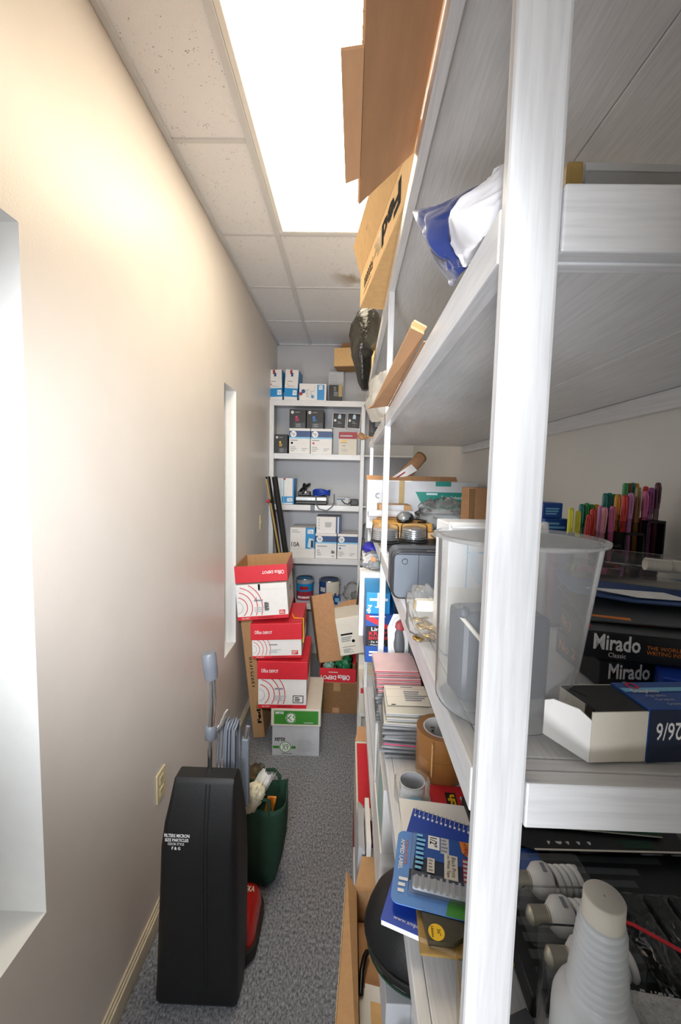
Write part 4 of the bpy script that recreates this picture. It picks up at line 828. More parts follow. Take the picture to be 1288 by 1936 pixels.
# pen rack
carton('white_carton', 'plain white carton under the black pen rack', .42, .575, .70, C_, .14, .073, OFFW, {'front': [('l', .1, .2, .6, .7, 3, INKP)]})
t = thing('pen_rack', 'black stepped desk rack full of coloured gel pens by the wall', 'pen rack', (0, 0, -.1475))
b = MB(); PR = [(.437, .478, .040), (.480, .514, .062), (.516, .548, .084)]
for x0, x1, h in PR:
    b.box(x0, .725, 0, x1, .73, .003, BLACKP); b.box(x0, .725, h-.004, x1, .729, h, BLACKP); b.box(x0, .84, 0, x1, .844, h, BLACKP); b.box(x0, .725, 0, x0+.0025, .844, h, BLACKP); b.box(x1-.0025, .725, 0, x1, .844, h, BLACKP); b.box(x0, .725, 0, x1, .844, .003, BLACKP)
obj('rack', b, t)
PC = {'y': '#e8e23a', 'r': '#d8302c', 'p': '#e79aa8', 'm': '#d56a9c', 'g': '#2f9e4a', 't': '#1d7f78', 'o': '#e89a2a', 'a': '#f0c9a0', 'b': '#8a5a2a', 'u': '#8b3a7c', 'd': '#5a2a34', 'v': '#d187c0', 'e': '#a08a50'}
PN = dict(y='yellow', r='red', p='pale pink', m='pink', g='green', t='teal', o='orange', a='peach', b='brown', u='purple', d='maroon', v='lilac', e='olive')
pens = [('y', .395, .745, -.045, 'leftmost yellow gel pen in front of the rack'), ('y', .408, .745, -.050, 'second yellow gel pen in front of the rack'), ('r', .423, .745, -.056, 'red gel pen with open cap left of the lowest step'), ('r', .4335, .745, -.046, 'red gel pen standing beside the lowest step of the rack'), ('p', .4465, .74, -.042, 'pale pink gel pen in the front of the lowest step'), ('m', .4645, .74, -.040, 'pink gel pen in the front of the lowest step'),
        ('r', .4845, .74, -.020, 'red gel pen in the front of the middle step'), ('v', .4945, .74, -.016, 'lilac gel pen in the front of the middle step'), ('b', .5065, .74, -.022, 'brown gel pen in the front of the middle step'), ('m', .520, .74, -.012, 'pink gel pen in the front of the top step'), ('u', .529, .74, -.006, 'purple gel pen in the front of the top step'), ('d', .540, .74, .003, 'maroon gel pen in the front of the top step, furthest right'),
        ('t', .4385, .79, -.040, 'teal gel pen at the back of the lowest step'), ('g', .4475, .79, -.038, 'left green gel pen at the back of the lowest step'), ('g', .4565, .79, -.040, 'right green gel pen at the back of the lowest step'), ('o', .4655, .79, -.040, 'orange gel pen at the back of the lowest step'), ('a', .4735, .79, -.042, 'peach gel pen at the back of the lowest step'),
        ('t', .4835, .795, -.019, 'left teal gel pen at the back of the middle step'), ('t', .4915, .795, -.018, 'right teal gel pen at the back of the middle step'), ('g', .4995, .795, -.020, 'green gel pen at the back of the middle step'), ('o', .508, .795, -.020, 'orange gel pen at the back of the middle step'),
        ('g', .5195, .795, .001, 'left green gel pen at the back of the top step'), ('b', .526, .795, .001, 'brown gel pen at the back of the top step'), ('t', .533, .795, .002, 'teal gel pen at the back of the top step'), ('o', .540, .795, .001, 'orange gel pen at the back of the top step'),
        ('e', .5235, .765, -.006, 'olive gel pen in the middle of the top step'), ('r', .5365, .765, -.004, 'red gel pen in the middle of the top step'), ('o', .4875, .765, -.021, 'orange gel pen in the middle of the middle step'), ('b', .5015, .765, -.024, 'brown gel pen in the middle of the middle step'), ('v', .4585, .765, -.042, 'lilac gel pen in the middle of the lowest step')]
pen_m = {}
for k, (c, x, y, zt, lb) in enumerate(pens):
    m = mat('pen_'+PN[c].replace(' ', '_'), PC[c], .3, var=.03, coat=.3); mb_ = clear('pen_barrel_'+PN[c].replace(' ', '_'), PC[c], .55, .1, .25)
    t = thing('gel_pen', lb, 'pen', (x, y, -.1435 if x > .434 else -.148), group='gel pens in the black rack'); H = zt-(-.1435 if x > .434 else -.148)
    r = .0042
    b = MB(); b.lathe([(0, 0), (.0012, .0), (r*.8, .008), (r, .012), (r, H-.040)], mb_, seg=12); obj('barrel', b, t)
    b = MB(); b.lathe([(r*1.08, H-.046), (r*1.15, H-.044), (r*1.12, H-.006), (r*.9, H-.001), (0, H)], m, seg=12); b.tube([(0, -r*1.1, H-.004), (0, -r*1.7, H-.010), (0, -r*1.6, H-.036)], .0014, m, 6); obj('cap', b, t)
    if k in (2, 4): t.rotation_euler = (0, rad(3), 0)
carton('staple_box', 'tall blue box standing by the right wall left of the pen rack', .385, .43, .82, C_, .06, .15, KBLUE, {'front': [('l', .1, .86, .9, .96, 2, LBLUE), ('r', 0, .78, 1, .8, LBLUE)]}, group='blue boxes beside the pens')
carton('staple_box', 'small blue box lying on top of the tall blue box', .382, .421, .825, -.0715, .05, .03, KBLUE, {'front': [('l', .15, .2, .9, .7, 3, LBLUE)]}, group='blue boxes beside the pens')
t = thing('marker_tray', 'clear plastic tray of assorted markers behind the frosted tub', 'tray', (.32, .66, C_), (0, 0, -4))
b = MB(); b.box(-.05, -.035, 0, .05, .035, .004, CLEARP, .001)
for x0, y0, x1, y1 in ((-.05, -.035, .05, -.033), (-.05, .033, .05, .035), (-.05, -.033, -.048, .033), (.048, -.033, .05, .033)): b.box(x0, y0, .004, x1, y1, .128, CLEARP)
obj('tray', b, t)
for k, (c, lb, x, zt) in enumerate((('#e3e640', 'yellow-green marker upright in the clear tray', -.026, .152), ('#efeef2', 'white-capped marker upright in the clear tray', -.010, .154), ('#c23440', 'red marker upright in the clear tray', -.036, .126), ('#a83468', 'crimson marker upright in the clear tray', .004, .127), ('#4a52b8', 'violet-blue marker upright in the clear tray', .019, .126), ('#2a2c30', 'black marker upright in the clear tray', .034, .138))):
    m = mat('marker_%d' % k, c, .4); b = MB(); b.lathe([(0, .0), (.006, .0), (.0065, .004), (.0065, zt-.03), (.006, zt-.028), (.0062, zt-.006), (.004, zt), (0, zt)], m, seg=14)
    one('marker', b, lb, 'marker', (.32+x, .655+.004*(k % 3), C_+.0045), group='markers in the clear tray')
# pencil boxes
def pencils(label, x, y, z, rz):
    W, D, H = .185, .095, .0295; b = MB(); b.box(-W/2, -D/2, 0, W/2, D/2, H, BLACK, .0012)
    b.art(face('front', W, D, H), [('t', 'Mirado', .05, .34, .29, .93, INKW, 0, .025), ('t', 'Classic', .13, .1, .22, .27, INKW), ('t', 'THE WORLDS FINEST', .32, .52, .62, .66, ORANGE), ('t', 'WRITING INSTRUMENT', .32, .34, .62, .48, ORANGE)])
    b.art(face('top', W, D, H), [('r', 0, 0, 1, 1, DGREY), ('p', [(.1, .55), (.34, .3), (.45, .35), (.25, .85), (.08, .9)], DRED), ('p', [(.16, .62), (.30, .42), (.36, .46), (.24, .72)], ORANGE), ('r', .55, .62, .95, .68, OFFW), ('r', .55, .48, .95, .54, OFFW), ('r', .62, .2, .97, .4, OFFW), ('t', '2HB', .42, .55, .52, .75, INKW, 0, .02), ('r', .03, .1, .06, .5, DRED)])
    b.art(face('left', W, D, H), [('t', 'No 2', .1, .3, .5, .7, ORANGE)])
    return one('pencil_box', b, label, 'pencil box', (x, y, z), (0, 0, rz), 'black pencil boxes on the middle shelf')
pencils('black pencil box with white lettering, lower of the two, flat on the shelf', .368, .487, C_+.0005, 0); pencils('black pencil box with white lettering, upper of the two, turned askew', .359, .468, C_+.0335, -13)
# things on the pencil boxes
b = MB(); b.slab([(-.07, -.05, .0), (.03, -.062, .002), (.11, -.04, .004), (.12, .05, .01), (-.06, .06, .01)], (0, 0, .0015), DGREY); b.slab([(-.06, -.04, .0018), (-.02, -.05, .0022), (0, .03, .008), (-.05, .04, .008)], (0, 0, .001), ORANGE); one('blister_pack', b, 'dark card pack with orange print on top of the upper pencil box', 'card pack', (.345, .505, -.1555), (0, 0, -8), 'packs on the pencil boxes')
b = MB(); b.slab([(-.08, -.03, .004), (-.02, -.05, .0), (.03, -.055, .0), (.12, -.035, .0), (.13, .06, .006), (-.07, .06, .008)], (0, 0, .0016), NAVY)
b.slab([(-.06, -.02, .008), (-.01, -.04, .004), (.05, -.042, .003), (.03, -.02, .006)], (0, 0, .0008), INKW); b.slab([(.02, -.04, .0026), (.12, -.03, .003), (.12, -.024, .003), (.03, -.033, .003)], (0, 0, .001), RBLUE)
one('blister_pack', b, 'dark blue card pack curling over the orange-print pack', 'card pack', (.36, .53, -.139), (0, 0, -6), 'packs on the pencil boxes')
t = thing('parts_tray', 'flat clear plastic tray holding white rolls, on the blue card pack', 'tray', (.385, .565, -.1275), (2, 4, -8))
b = MB(); b.box(-.09, -.045, 0, .12, .05, .010, CLEARP, .003); b.box(-.02, -.03, .0102, .118, .045, .03, CLEARP, .004); obj('tray', b, t)
for k in range(3):
    b = MB(); b.tube([(0+.032*k, -.012+.004*k, .021), (.028+.032*k, -.014+.004*k, .021)], .0085, OFFW, 14); one('white_roll', b, ('left', 'middle', 'right')[k]+' of the three small white rolls in the clear tray', 'roll', (.395, .565, -.126), (2, 4, -8), 'white rolls in the clear tray')
carton('document_box', 'flat pale box behind the clear tray, below the pen rack', .33, .418, .72, C_, .09, .118, OFFW, {'front': [('r', 0, .9, 1, 1, GREY)]})
# staples
t = thing('staple_box', 'open blue staple box with white inner sleeve at the near shelf edge', 'staple box', (.196, .302, C_+.0008), (0, 0, 5), )
t.scale = (1.04, 1.04, 1.18)
b = MB(); b.box(.045, .012, 0, .14, .055, .037, KBLUE, .001)
b.art(((.045, .012, 0), (1, 0, 0), (0, 0, 1), .095, .037), [('r', 0, 0, 1, 1, DNAVY), ('t', '26/6', .06, .42, .28, .76, INKW, 180, .01)])
b.art(((.045, .012, .037), (1, 0, 0), (0, 1, 0), .095, .043), [('r', 0, .6, 1, .75, LBLUE), ('o', .14, .82, .07, .12, RED), ('t', 'Staples', .06, .52, .3, .68, INKW, 0, .01), ('t', 'Agrafes', .12, .38, .3, .48, INKP), ('t', 'Grapas', .16, .24, .32, .34, INKP), ('t', 'Grampos', .2, .08, .36, .18, INKP)])
obj('outer_sleeve', b, t)
b = MB(); b.box(.0, .0125, .0005, .0445, .0135, .0355, OFFW); b.box(.0, .0535, .0005, .0445, .0545, .0355, OFFW); b.box(.0, .0135, .0005, .0445, .0535, .0015, OFFW); b.slab([(.006, .0136, .0355), (.0445, .0136, .0355), (.0445, .0534, .0355), (.0, .0534, .0355)], (0, 0, -.001), BLACK)
b.slab([(.0, .0534, .002), (.0, .0534, .0355), (.010, .036, .0355), (.010, .036, .002)], (.0008, 0, 0), OFFW); obj('inner_box', b, t)
b = MB(); pts = [(.0, .013, .0005), (.0, .013, .030), (-.006, .019, .035), (-.019, .032, .036), (-.023, .037, .033), (-.023, .037, .008)]; b.slab(pts, (-.0008, -.0008, 0), PAPER); obj('flap', b, t)
carton('staple_box', 'bright blue box with a green stripe lying in front of the pencil boxes', .323, .372, .395, C_, .035, .030, RBLUE, {'front': [('r', 0, .4, 1, .5, GREEN)], 'left': [('r', 0, .4, 1, .48, GREEN)]}, rz=-25)
# ------------------------------------------------------------------ shelf D (below the tub), far to near
carton('supply_carton', 'tall white carton on the fourth shelf under the purple pouch', .12, .30, 1.95, D_, .2, .255, OFFW, {'front': [('r', .0, .86, .6, .92, NAVY), ('l', .1, .3, .8, .7, 4, INKP)]})
carton('adapter_box', 'small white box with purple stripe under the purple-blue pouch', .068, .165, 1.90, D_+.2565, .09, .055, WHITE, {'front': [('r', 0, .0, .8, .22, NAVY), ('r', .5, .6, .8, .9, LBLUE)]})
b = MB(); b.blob((0, 0, .022), (.045, .05, .026), mat('violet_pouch', '#2b2aa0', .45, bump=.2), 21, .18, 2.0, 24, flat=-.021); one('pouch', b, 'purple-blue pouch lying on the small white box under the middle shelf', 'pouch', (.112, 1.945, D_+.3125))
carton('supply_carton', 'white carton close to the shelf edge holding up the clear supply bag', .078, .118, 1.86, D_, .25, .2555, LGREY)
b = MB(); b.blob((0, 0, .04), (.06, .035, .042), CLEARB, 23, .4, 2.4, 32, flat=-.039); b.box(-.03, -.015, .008, .02, .015, .04, GREYBAG, .008); b.box(.015, -.03, .02, .045, .01, .04, GREEN, .004); b.box(-.02, -.03, .04, .0, -.015, .06, ORANGE, .004); one('plastic_bag', b, 'clear plastic bag of small supplies behind the light blue box', 'bag', (.118, 1.745, D_+.273))
b = MB(); b.tube([(.125, 2.285, -.215), (.084, 2.262, -.26), (.078, 2.25, -.36), (.074, 2.25, -.45), (.075, 2.25, -.53), (.068, 2.25, -.60), (.058, 2.24, -.70)], .006, BLACKP, 8); b.box(.073, 2.24, -.40, .09, 2.262, -.33, BLACKP, .004); b.box(.072, 2.242, -.56, .086, 2.26, -.49, NAVY, .004); one('hanging_cable', b, 'black cable hanging down from the far end of the middle shelf', 'cable')
carton('envelope_box', 'white box of envelopes standing on edge left of the blue boxes', .053, .175, 1.70, D_, .09, .272, PAPER, {'front': [('r', .2, .2, .8, .8, OFFW)], 'left': [('l', .1, .6, .5, .8, 3, INKP)]}, cat='envelope box')
E1 = [('r', 0, 0, 1, 1, KBLUE), ('r', 0, .34, 1, .76, BLACK), ('p', [(.0, 1), (.0, .9), (.72, .70), (.95, .70), (.95, .74), (.1, 1)], RED), ('l', .12, .94, .8, .98, 1, INKW), ('t', 'Lino', .2, .66, .62, .735, INKW, 0, .02), ('t', 'KRAFT', .12, .565, .9, .65, RED, 0, .03), ('t', 'ENVELOPES', .12, .475, .97, .55, RED, 0, .03), ('t', '- Zip & Seal', .12, .405, .66, .45, INKW), ('t', '- Heavy Duty', .12, .345, .7, .39, INKW), ('l', .14, .12, .75, .25, 2, INKW)]
carton('envelope_box', 'dark blue box with red KRAFT lettering at the shelf edge', .0705, .170, 1.452, D_, .24, .176, KBLUE, {'front': E1}, cat='envelope box', group='blue boxes by the second post')
carton('paper_pack', 'bright blue pack with a large white cross on top of the kraft envelope box', .0705, .155, 1.456, D_+.1768, .22, .078, BLUE,
       {'front': [('r', .46, .3, .58, 1, INKW), ('r', .14, .62, .9, .74, INKW), ('r', .38, .3, .5, .36, INKW), ('t', 'hp', .02, .02, .24, .42, INKW, -90, .03)]}, group='blue boxes by the second post')
carton('envelope_box', 'navy and blue box with a yellow oval right of the second post', .178, .330, 1.452, D_, .24, .155, KBLUE, {'front': [('r', 0, 0, .2, 1, DNAVY), ('r', 0, 0, .34, .3, DRED), ('t', '85', .44, .62, .56, .76, INKW, 0, .03), ('p', [(.62, .74), (.86, .74), (.9, .82), (.86, .92), (.62, .92), (.58, .83)], YEL), ('l', .24, .66, .42, .74, 1, INKW)]}, cat='envelope box', group='blue boxes by the second post')
carton('paper_pack', 'light blue pack with white label on top of the yellow-oval box', .170, .322, 1.456, D_+.156, .22, .10, BLUE, {'front': [('r', 0, 0, .22, 1, DNAVY), ('r', .3, .2, .8, .85, PBLUE), ('o', .42, .5, .1, .17, NAVY, 30, 200)]}, group='blue boxes by the second post')
t = thing('blister_pack', 'clear blister pack with grey and red plastic part on a white card', 'blister pack', (.165, 1.24, D_+.125), (-14, 0, 4))
b = MB(); b.slab([(-.033, 0, -.055), (.028, 0, -.055), (.03, 0, .09), (.012, 0, .12), (-.016, 0, .12), (-.035, 0, .08)], (0, .002, 0), PAPER); obj('card', b, t)
b = MB(); b.blob((0, -.008, .045), (.028, .018, .07), CLEARP, 3, .08, 1.5, 26); obj('blister', b, t)
b = MB(); b.blob((0, -.006, .035), (.017, .01, .045), DGREY, 6, .2, 2, 20); b.blob((.004, -.006, .085), (.016, .009, .018), DRED, 4, .2, 2, 18); obj('tool', b, t)
b = MB(); b.box(-.03, -.004, -.12, .022, -.001, -.056, PAPER); b.box(-.03, -.0045, -.075, .022, -.004, -.058, DRED); obj('label_card', b, t)
carton('supply_carton', 'small dark grey carton behind the blister pack under the middle shelf', .195, .24, 1.20, D_, .1, .16, DGREY, {'front': [('l', .1, .1, .9, .5, 5, DRED)]})
carton('supply_carton', 'yellow and maroon carton at the right of the disc cases', .242, .30, 1.06, D_, .13, .17, YEL, {'front': [('r', 0, 0, .12, 1, DRED), ('r', 0, .4, 1, .45, ORANGE)], 'left': [('r', 0, 0, .3, 1, DRED)]})
# disc cases
def cd_case(name, label, x, y, z, rz, m_in, edge):
    t = thing(name, label, 'disc case', (x, y, z), (0, 0, rz), 'jewel cases stacked on the fourth shelf')
    b = MB(); b.box(-.062, -.062, 0, .062, .062, .0088, CLEARP, .0012); obj('case', b, t)
    b = MB(); b.box(-.058, -.0595, .0015, .06, .059, .0072, m_in); b.box(-.0605, -.0606, .003, .0605, -.0598, .006, edge); obj('inlay', b, t); return t
GI = mat('inlay_grey', '#8e9196', .4, var=.1); WI = mat('inlay_white', '#ece7da', .5, var=.03); PI_ = mat('inlay_pink', '#e6c3c4', .4, var=.05); DI = mat('inlay_dark', '#4d4d52', .4)
first = None
seq = []
for k in range(11):
    inl, ed = ((WI, INKG) if k > 7 else (GI, STEEL)); ed = MAG if k == 3 else ed
    lb = 'disc case in the front stack, ' + ('lowest', 'second from bottom', 'third from bottom', 'fourth from bottom, with magenta edge', 'fifth from bottom', 'sixth from bottom', 'seventh from bottom', 'eighth from bottom', 'third from top, white paper inside', 'second from top, white paper inside', 'topmost, white paper inside')[k]
    cd_case('disc_case', lb, .160+.004*random.uniform(-1, 1)-(.010 if k in (1, 6) else 0), 1.0+.0045*max(0, k-7)+.004*random.uniform(-1, 1), D_+.0005+.0094*k, random.uniform(-3, 3)-2, inl, ed)
for k in range(15):
    inl = PI_ if k > 8 else GI
    o = ('lowest', 'second', 'third', 'fourth', 'fifth', 'sixth', 'seventh', 'eighth', 'ninth', 'tenth', 'eleventh', 'twelfth', 'thirteenth', 'fourteenth', 'topmost')[k]
    lb = 'disc case in the rear stack, %s%s%s' % (o, '' if k in (0, 14) else ' from the bottom', ', pink inside with red edge' if k > 8 else ', grey edge')
    cd_case('disc_case', lb, .148+.003*random.uniform(-1, 1)-.0012*max(0, k-8), 1.136+.0035*max(0, k-8)+.002*random.uniform(-1, 1), D_+.0005+.0094*k, random.uniform(-2, 2), inl, DRED if k > 8 else STEEL)
b = MB(); b.art(((0, 0, 0), (1, 0, 0), (0, 1, 0), .108, .10), [('r', 0, 0, 1, 1, WI), ('r', .0, .0, .015, .8, INKG), ('r', 0, .8, 1, .81, INKG), ('l', .45, .2, 1, .72, 5, INKG), ('l', .4, .86, .8, .94, 1, INKG), ('r', 0, .4, .6, .405, INKG), ('r', .1, .02, .2, .05, INK)]); one('track_card', b, 'white printed card lying on the front stack of disc cases', 'card', (.106, .985, D_+.1045))
# tape rolls and package
t = thing('packing_tape', 'thick roll of tan packing tape standing beside the disc cases', 'tape roll', (.222, .905, D_+.0005))
def annulus(b, r0, r1, z0, z1, m, seg=44): b.lathe([(r0, z0), (r1, z0), (r1, z1), (r0, z1), (r0, z0)], m, seg=seg, smooth=False)
b = MB(); annulus(b, .0405, .055, 0, .0505, TAPE); annulus(b, .0405, .055, .051, .102, TAPE); b.box(-.03, -.0556, .02, -.0292, -.04, .095, KRAFTL); obj('tape', b, t)
b = MB(); annulus(b, .0375, .0402, .0, .102, PAPER); obj('core', b, t)
t = thing('clear_tape', 'roll of clear packing tape lying in front of the tan roll', 'tape roll', (.146, .822, D_+.001), (0, 0, 0))
b = MB(); annulus(b, .027, .037, 0, .034, CLEARB); obj('tape', b, t); b = MB(); annulus(b, .0245, .0268, 0, .034, LGREY); obj('core', b, t)
b = MB(); b.box(-.012, -.0376, .006, .012, -.0372, .024, LBLUE); obj('sticker', b, t)
t = thing('tape_package', 'red tape package card with yellow lettering beside the clear tape roll', 'package', (.225, .80, D_+.0006), (0, 0, -3))
b = MB(); b.box(-.042, -.10, 0, .08, .05, .004, RED, .001); b.art(((-.042, -.10, .004), (1, 0, 0), (0, 1, 0), .122, .15), [('r', .26, .1, .44, .86, BLACK), ('t', 'Scotch', .29, .14, .415, .83, YEL, 90, .05), ('t', 'PACKAGING', .50, .06, .59, .80, INKW, 90, .05)]); obj('card', b, t)
b = MB(); b.slab([(.04, .68, 0), (.22, .66, 0), (.22, .765, .001), (.045, .785, .001)], (0, 0, .0012), PAPER); one('paper_sheet', b, 'white paper sheet under the spiral notebook on the fourth shelf', 'paper', (.07, 0, D_+.0225), (0, 0, 0))
b = MB(); b.box(.12, .64, D_+.0056, .28, .755, D_+.021, WHITE, .002); one('note_pad', b, 'white note pad under the paper sheet on the fourth shelf', 'pad')
# spiral notebook
t = thing('spiral_notebook', 'royal blue spiral notebook jutting out over the shelf edge', 'notebook', (.164, .626, D_+.0245), (0, 0, -21))
b = MB(); b.box(-.068, -.112, 0, .068, .105, .0085, PAPER, .001); obj('pages', b, t)
b = MB(); b.box(-.069, -.113, .0088, .069, .106, .0096, RBLUE, .0003)
for k in range(17): b.box(-.064+.008*k, .088, .0097, -.0605+.008*k, .093, .0099, INKW)
b.art(((-.069, -.113, .0098), (1, 0, 0), (0, 1, 0), .138, .212), [('t', 'www.amped', .12, .03, .42, .065, INKW)]); b.slab([(.02, .05, .0112), (.068, .065, .0112), (.068, .0, .0112)], (0, 0, .0006), PAPER); obj('cover', b, t)
b = MB()
for k in range(17):
    x = -.064+.008*k; b.tube([(x+.0035*sin(a*pi/6)*.3, .102+.008*cos(a*pi/6), .005+.0075*sin(a*pi/6)) for a in range(13)], .0009, STEEL, 5)
obj('spiral', b, t)
t = thing('label_tape_pack', 'light blue card pack of label tapes with clear blister on the notebook', 'card pack', (.150, .606, D_+.0478), (0, 0, -12.5))
b = MB(); R = []
for cx, cy, a0 in ((.052, .052, 0), (-.052, .052, 90), (-.052, -.052, 180), (.052, -.052, 270)):
    for i in range(6): a = rad(a0+18*i); R.append((cx+.012*cos(a), cy+.012*sin(a), 0))
CARDB = mat('card_sky_blue', '#5f92d8', .3, var=.1, scale=14, coat=.4)
b.slab(R, (0, 0, .0014), CARDB)
b.art(((-.064, -.064, .0014), (1, 0, 0), (0, 1, 0), .128, .128), [('p', [(.62, 0), (.9, 0), (.88, .14), (.8, .22), (.7, .22), (.64, .14)], GREEN), ('p', [(.88, 0), (1, 0.02), (1, .98), (.94, 1), (.86, .3)], NAVY), ('t', 'AMPED LABEL', .05, .42, .1, .86, INKW, -90, .02), ('t', 'MAKERS', .115, .5, .15, .86, ORANGE, -90), ('l', .07, .12, .2, .34, 3, INKW), ('r', .9, .68, .99, .84, RED)]); obj('card', b, t)
b = MB(); b.slab([(-.036, -.018, .0045), (.058, -.018, .0045), (.062, .062, .0045), (-.032, .062, .0045)], (0, 0, .0012), DNAVY)
b.art(((-.034, -.018, .0057), (1, 0, 0), (0, 1, 0), .094, .080), [('p', [(.0, .4), (1, .4), (1, 1), (.03, 1)], KBLUE), ('r', .22, .66, .42, .98, INKW), ('t', '1/2"', .25, .72, .38, .94, INK, -90, .02), ('r', .44, .6, .58, .98, LGREY), ('l', .45, .62, .57, .96, 4, INKG), ('p', [(.5, .06), (.72, .06), (.72, .6), (.5, .6)], OFFW), ('t', 'Black Print', .62, .12, .69, .56, INK, -90), ('t', 'on White Tape', .53, .1, .60, .58, INK, -90),
   ('p', [(.76, .98), (.99, .98), (.99, .62), (.9, .62), (.8, .72)], ORANGE), ('p', [(.88, .98), (.99, .98), (.99, .66)], YEL), ('t', '2 TAPES', .84, .68, .93, .94, DRED, -90, .02), ('r', .8, .06, .96, .58, DRED), ('l', .81, .08, .95, .56, 5, INKP), ('r', .22, .1, .34, .42, OFFW), ('l', .24, .12, .32, .4, 4, INKG), ('l', .02, .1, .18, .96, 8, LBLUE)]); obj('insert', b, t)
b = MB(); b.box(-.04, -.048, .0016, .058, .064, .0044, CLEARP, .001); b.box(-.04, -.048, .0058, .058, -.019, .016, CLEARP, .003); b.box(-.034, -.044, .0065, .05, -.023, .013, GREY, .003)
for k in range(9): b.box(-.03+.009*k, -.046, .0135, -.026+.009*k, -.024+.002*(k % 3), .0142, CHROME)
b.box(-.04, -.038, .0162, -.036, -.02, .0168, BLACK); obj('blister', b, t)
t = thing('hardware_pack', 'amber clear pack with black insert and yellow round sticker at the shelf edge', 'pack', (.160, .497, D_+.0346), (0, 0, -4))
b = MB(); b.box(-.052, .0, 0, .07, .066, .004, AMBER, .002); obj('blister', b, t)
b = MB(); b.slab([(-.040, .010, .0045), (-.006, .010, .0045), (.006, .018, .0045), (.068, .018, .0045), (.068, .060, .0045), (-.048, .060, .0045)], (0, 0, .008), mat('dark_olive', '#3a3526', .4, var=.25, scale=40)); b.art(((-.046, .006, .0126), (1, 0, 0), (0, 1, 0), .10, .05), [('c', .18, .3, .22, YEL), ('t', '36"', .19, .22, .24, .39, INK, -90), ('t', 'Lifetime', .11, .16, .15, .44, INK, -90)]); obj('insert', b, t)
t = thing('clear_pack', 'clear plastic clamshell with a tan card leaning against the post', 'pack', (.150, .435, D_+.0008), (0, 0, 4))
b = MB(); b.slab([(-.022, -.05, .0), (.004, .04, .0), (.002, .045, .07), (-.012, -.02, .07), (-.02, -.05, .05)], (.0015, 0, 0), AMBER); b.box(.0075, -.045, 0, .03, .03, .055, CLEARP, .003); obj('shell', b, t)
b = MB(); b.box(.012, -.03, .004, .024, .02, .045, mat('green_grey', '#7d8c84', .4), .003); obj('part', b, t)
# things on the shelf D seen right of the post
b = MB(); b.box(-.16, -.135, 0, .20, .19, .030, BLACK, .003); b.art(((-.16, -.135, .03), (1, 0, 0), (0, 1, 0), .36, .325), [('l', .05, .05, .95, .95, 14, DGREY), ('r', .02, .6, .2, .98, DNAVY), ('r', .6, .1, .95, .3, DGREY)]); one('display_carton', b, 'flat black display carton under the light bulbs, fourth shelf', 'carton', (.40, .60, D_+.0005))
def bulb(label, x, y, z, rz, l2=True):
    t = thing('light_bulb', label, 'light bulb', (x, y, z), (0, 0, rz), 'spiral light bulbs in clear packs'); t.scale = (.92, .88, .92)
    b = MB(); b.lathe([(0, -.004), (.005, -.003), (.0125, .002), (.013, .004)]+[(.0112+.0024*(k % 2), .004+.0014*k) for k in range(18)], BULBM, seg=22, axis='x'); obj('screw_base', b, t)
    b = MB(); b.lathe([(.013, .029), (.016, .031), (.0245, .040), (.0255, .046), (.0255, .056), (.023, .062), (.019, .064), (0, .064)], WHITE, seg=28, axis='x')
    b.box(.047, -.01, .0245, .053, .006, .0262, INKG); obj('ballast', b, t)
    b = MB(); n = 90
    for ph in (0, pi): b.tube([(.066+.046*i/n, .0165*cos(ph+i/n*2*pi*2.1), .0165*sin(ph+i/n*2*pi*2.1)) for i in range(n+1)], .0052, PAPER, 10)
    obj('tube', b, t)
    b = MB(); b.box(-.006, -.028, -.027, .122, .028, .0275, CLEARP, .010); obj('clear_pack', b, t)
bulb('spiral light bulb in a clear pack, rearmost of the three', .262, .590, D_+.0575, 2); bulb('spiral light bulb in a clear pack, middle one of the three', .266, .539, D_+.0575, 1); bulb('spiral light bulb in a clear pack, nearest the shelf edge', .268, .488, D_+.0575, -1)
b = MB()
for k in range(7): b.box(.0+.034*k, -.01, .0, .030+.034*k, .10, .040, DCLEAR, .006)
one('bulb_tray', b, 'smoky clear empty blister tray beside the light bulbs', 'tray', (.402, .47, D_+.031), (0, 0, -3))
def battery(label, x, y, z, c):
    t = thing('battery', label, 'battery', (x, y, z), (0, 0, 2), 'batteries under the dark battery cards')
    b = MB(); b.lathe([(0, 0), (.0068, .0), (.0072, .001), (.0072, .036), (0, .036)], c, seg=16, axis='x'); obj('body', b, t)
    b = MB(); b.lathe([(.0073, .034), (.0073, .043), (.0068, .044), (0, .044)], GOLD, seg=16, axis='x'); b.lathe([(.0026, .0442), (.0026, .046), (0, .046)], STEEL, seg=10, axis='x'); obj('cap', b, t)
for k in range(6):
    battery(('first', 'second', 'third', 'fourth', 'fifth', 'sixth')[k]+' battery from the left under the dark battery card', .305+.052*k, .672, D_+.0385, (INK, LGREY, GREY)[k % 3])
t = thing('battery_card', 'dark green card pack of AAA batteries lying under the near rail', 'battery pack', (.455, .70, D_+.047), (0, 0, 1), 'battery cards on the fourth shelf')
b = MB(); b.slab([(-.16, -.03, 0), (-.13, -.045, 0), (.13, -.045, 0), (.15, .09, .004), (-.16, .09, .004)], (0, 0, .0015), BLACK); b.art(((-.13, -.045, .0015), (1, 0, 0), (0, 1, 0), .26, .12), [('r', 0, 0, 1, .03, OFFW), ('t', 'AAA24', .1, .1, .42, .34, LGREY, 180, .02), ('r', .6, .06, .8, .3, DGREEN)]); obj('card', b, t)
t = thing('battery_card', 'dark battery card pack on top, nearer its left edge the small blue battery strip', 'battery pack', (.44, .735, D_+.0535), (0, 0, -4), 'battery cards on the fourth shelf')
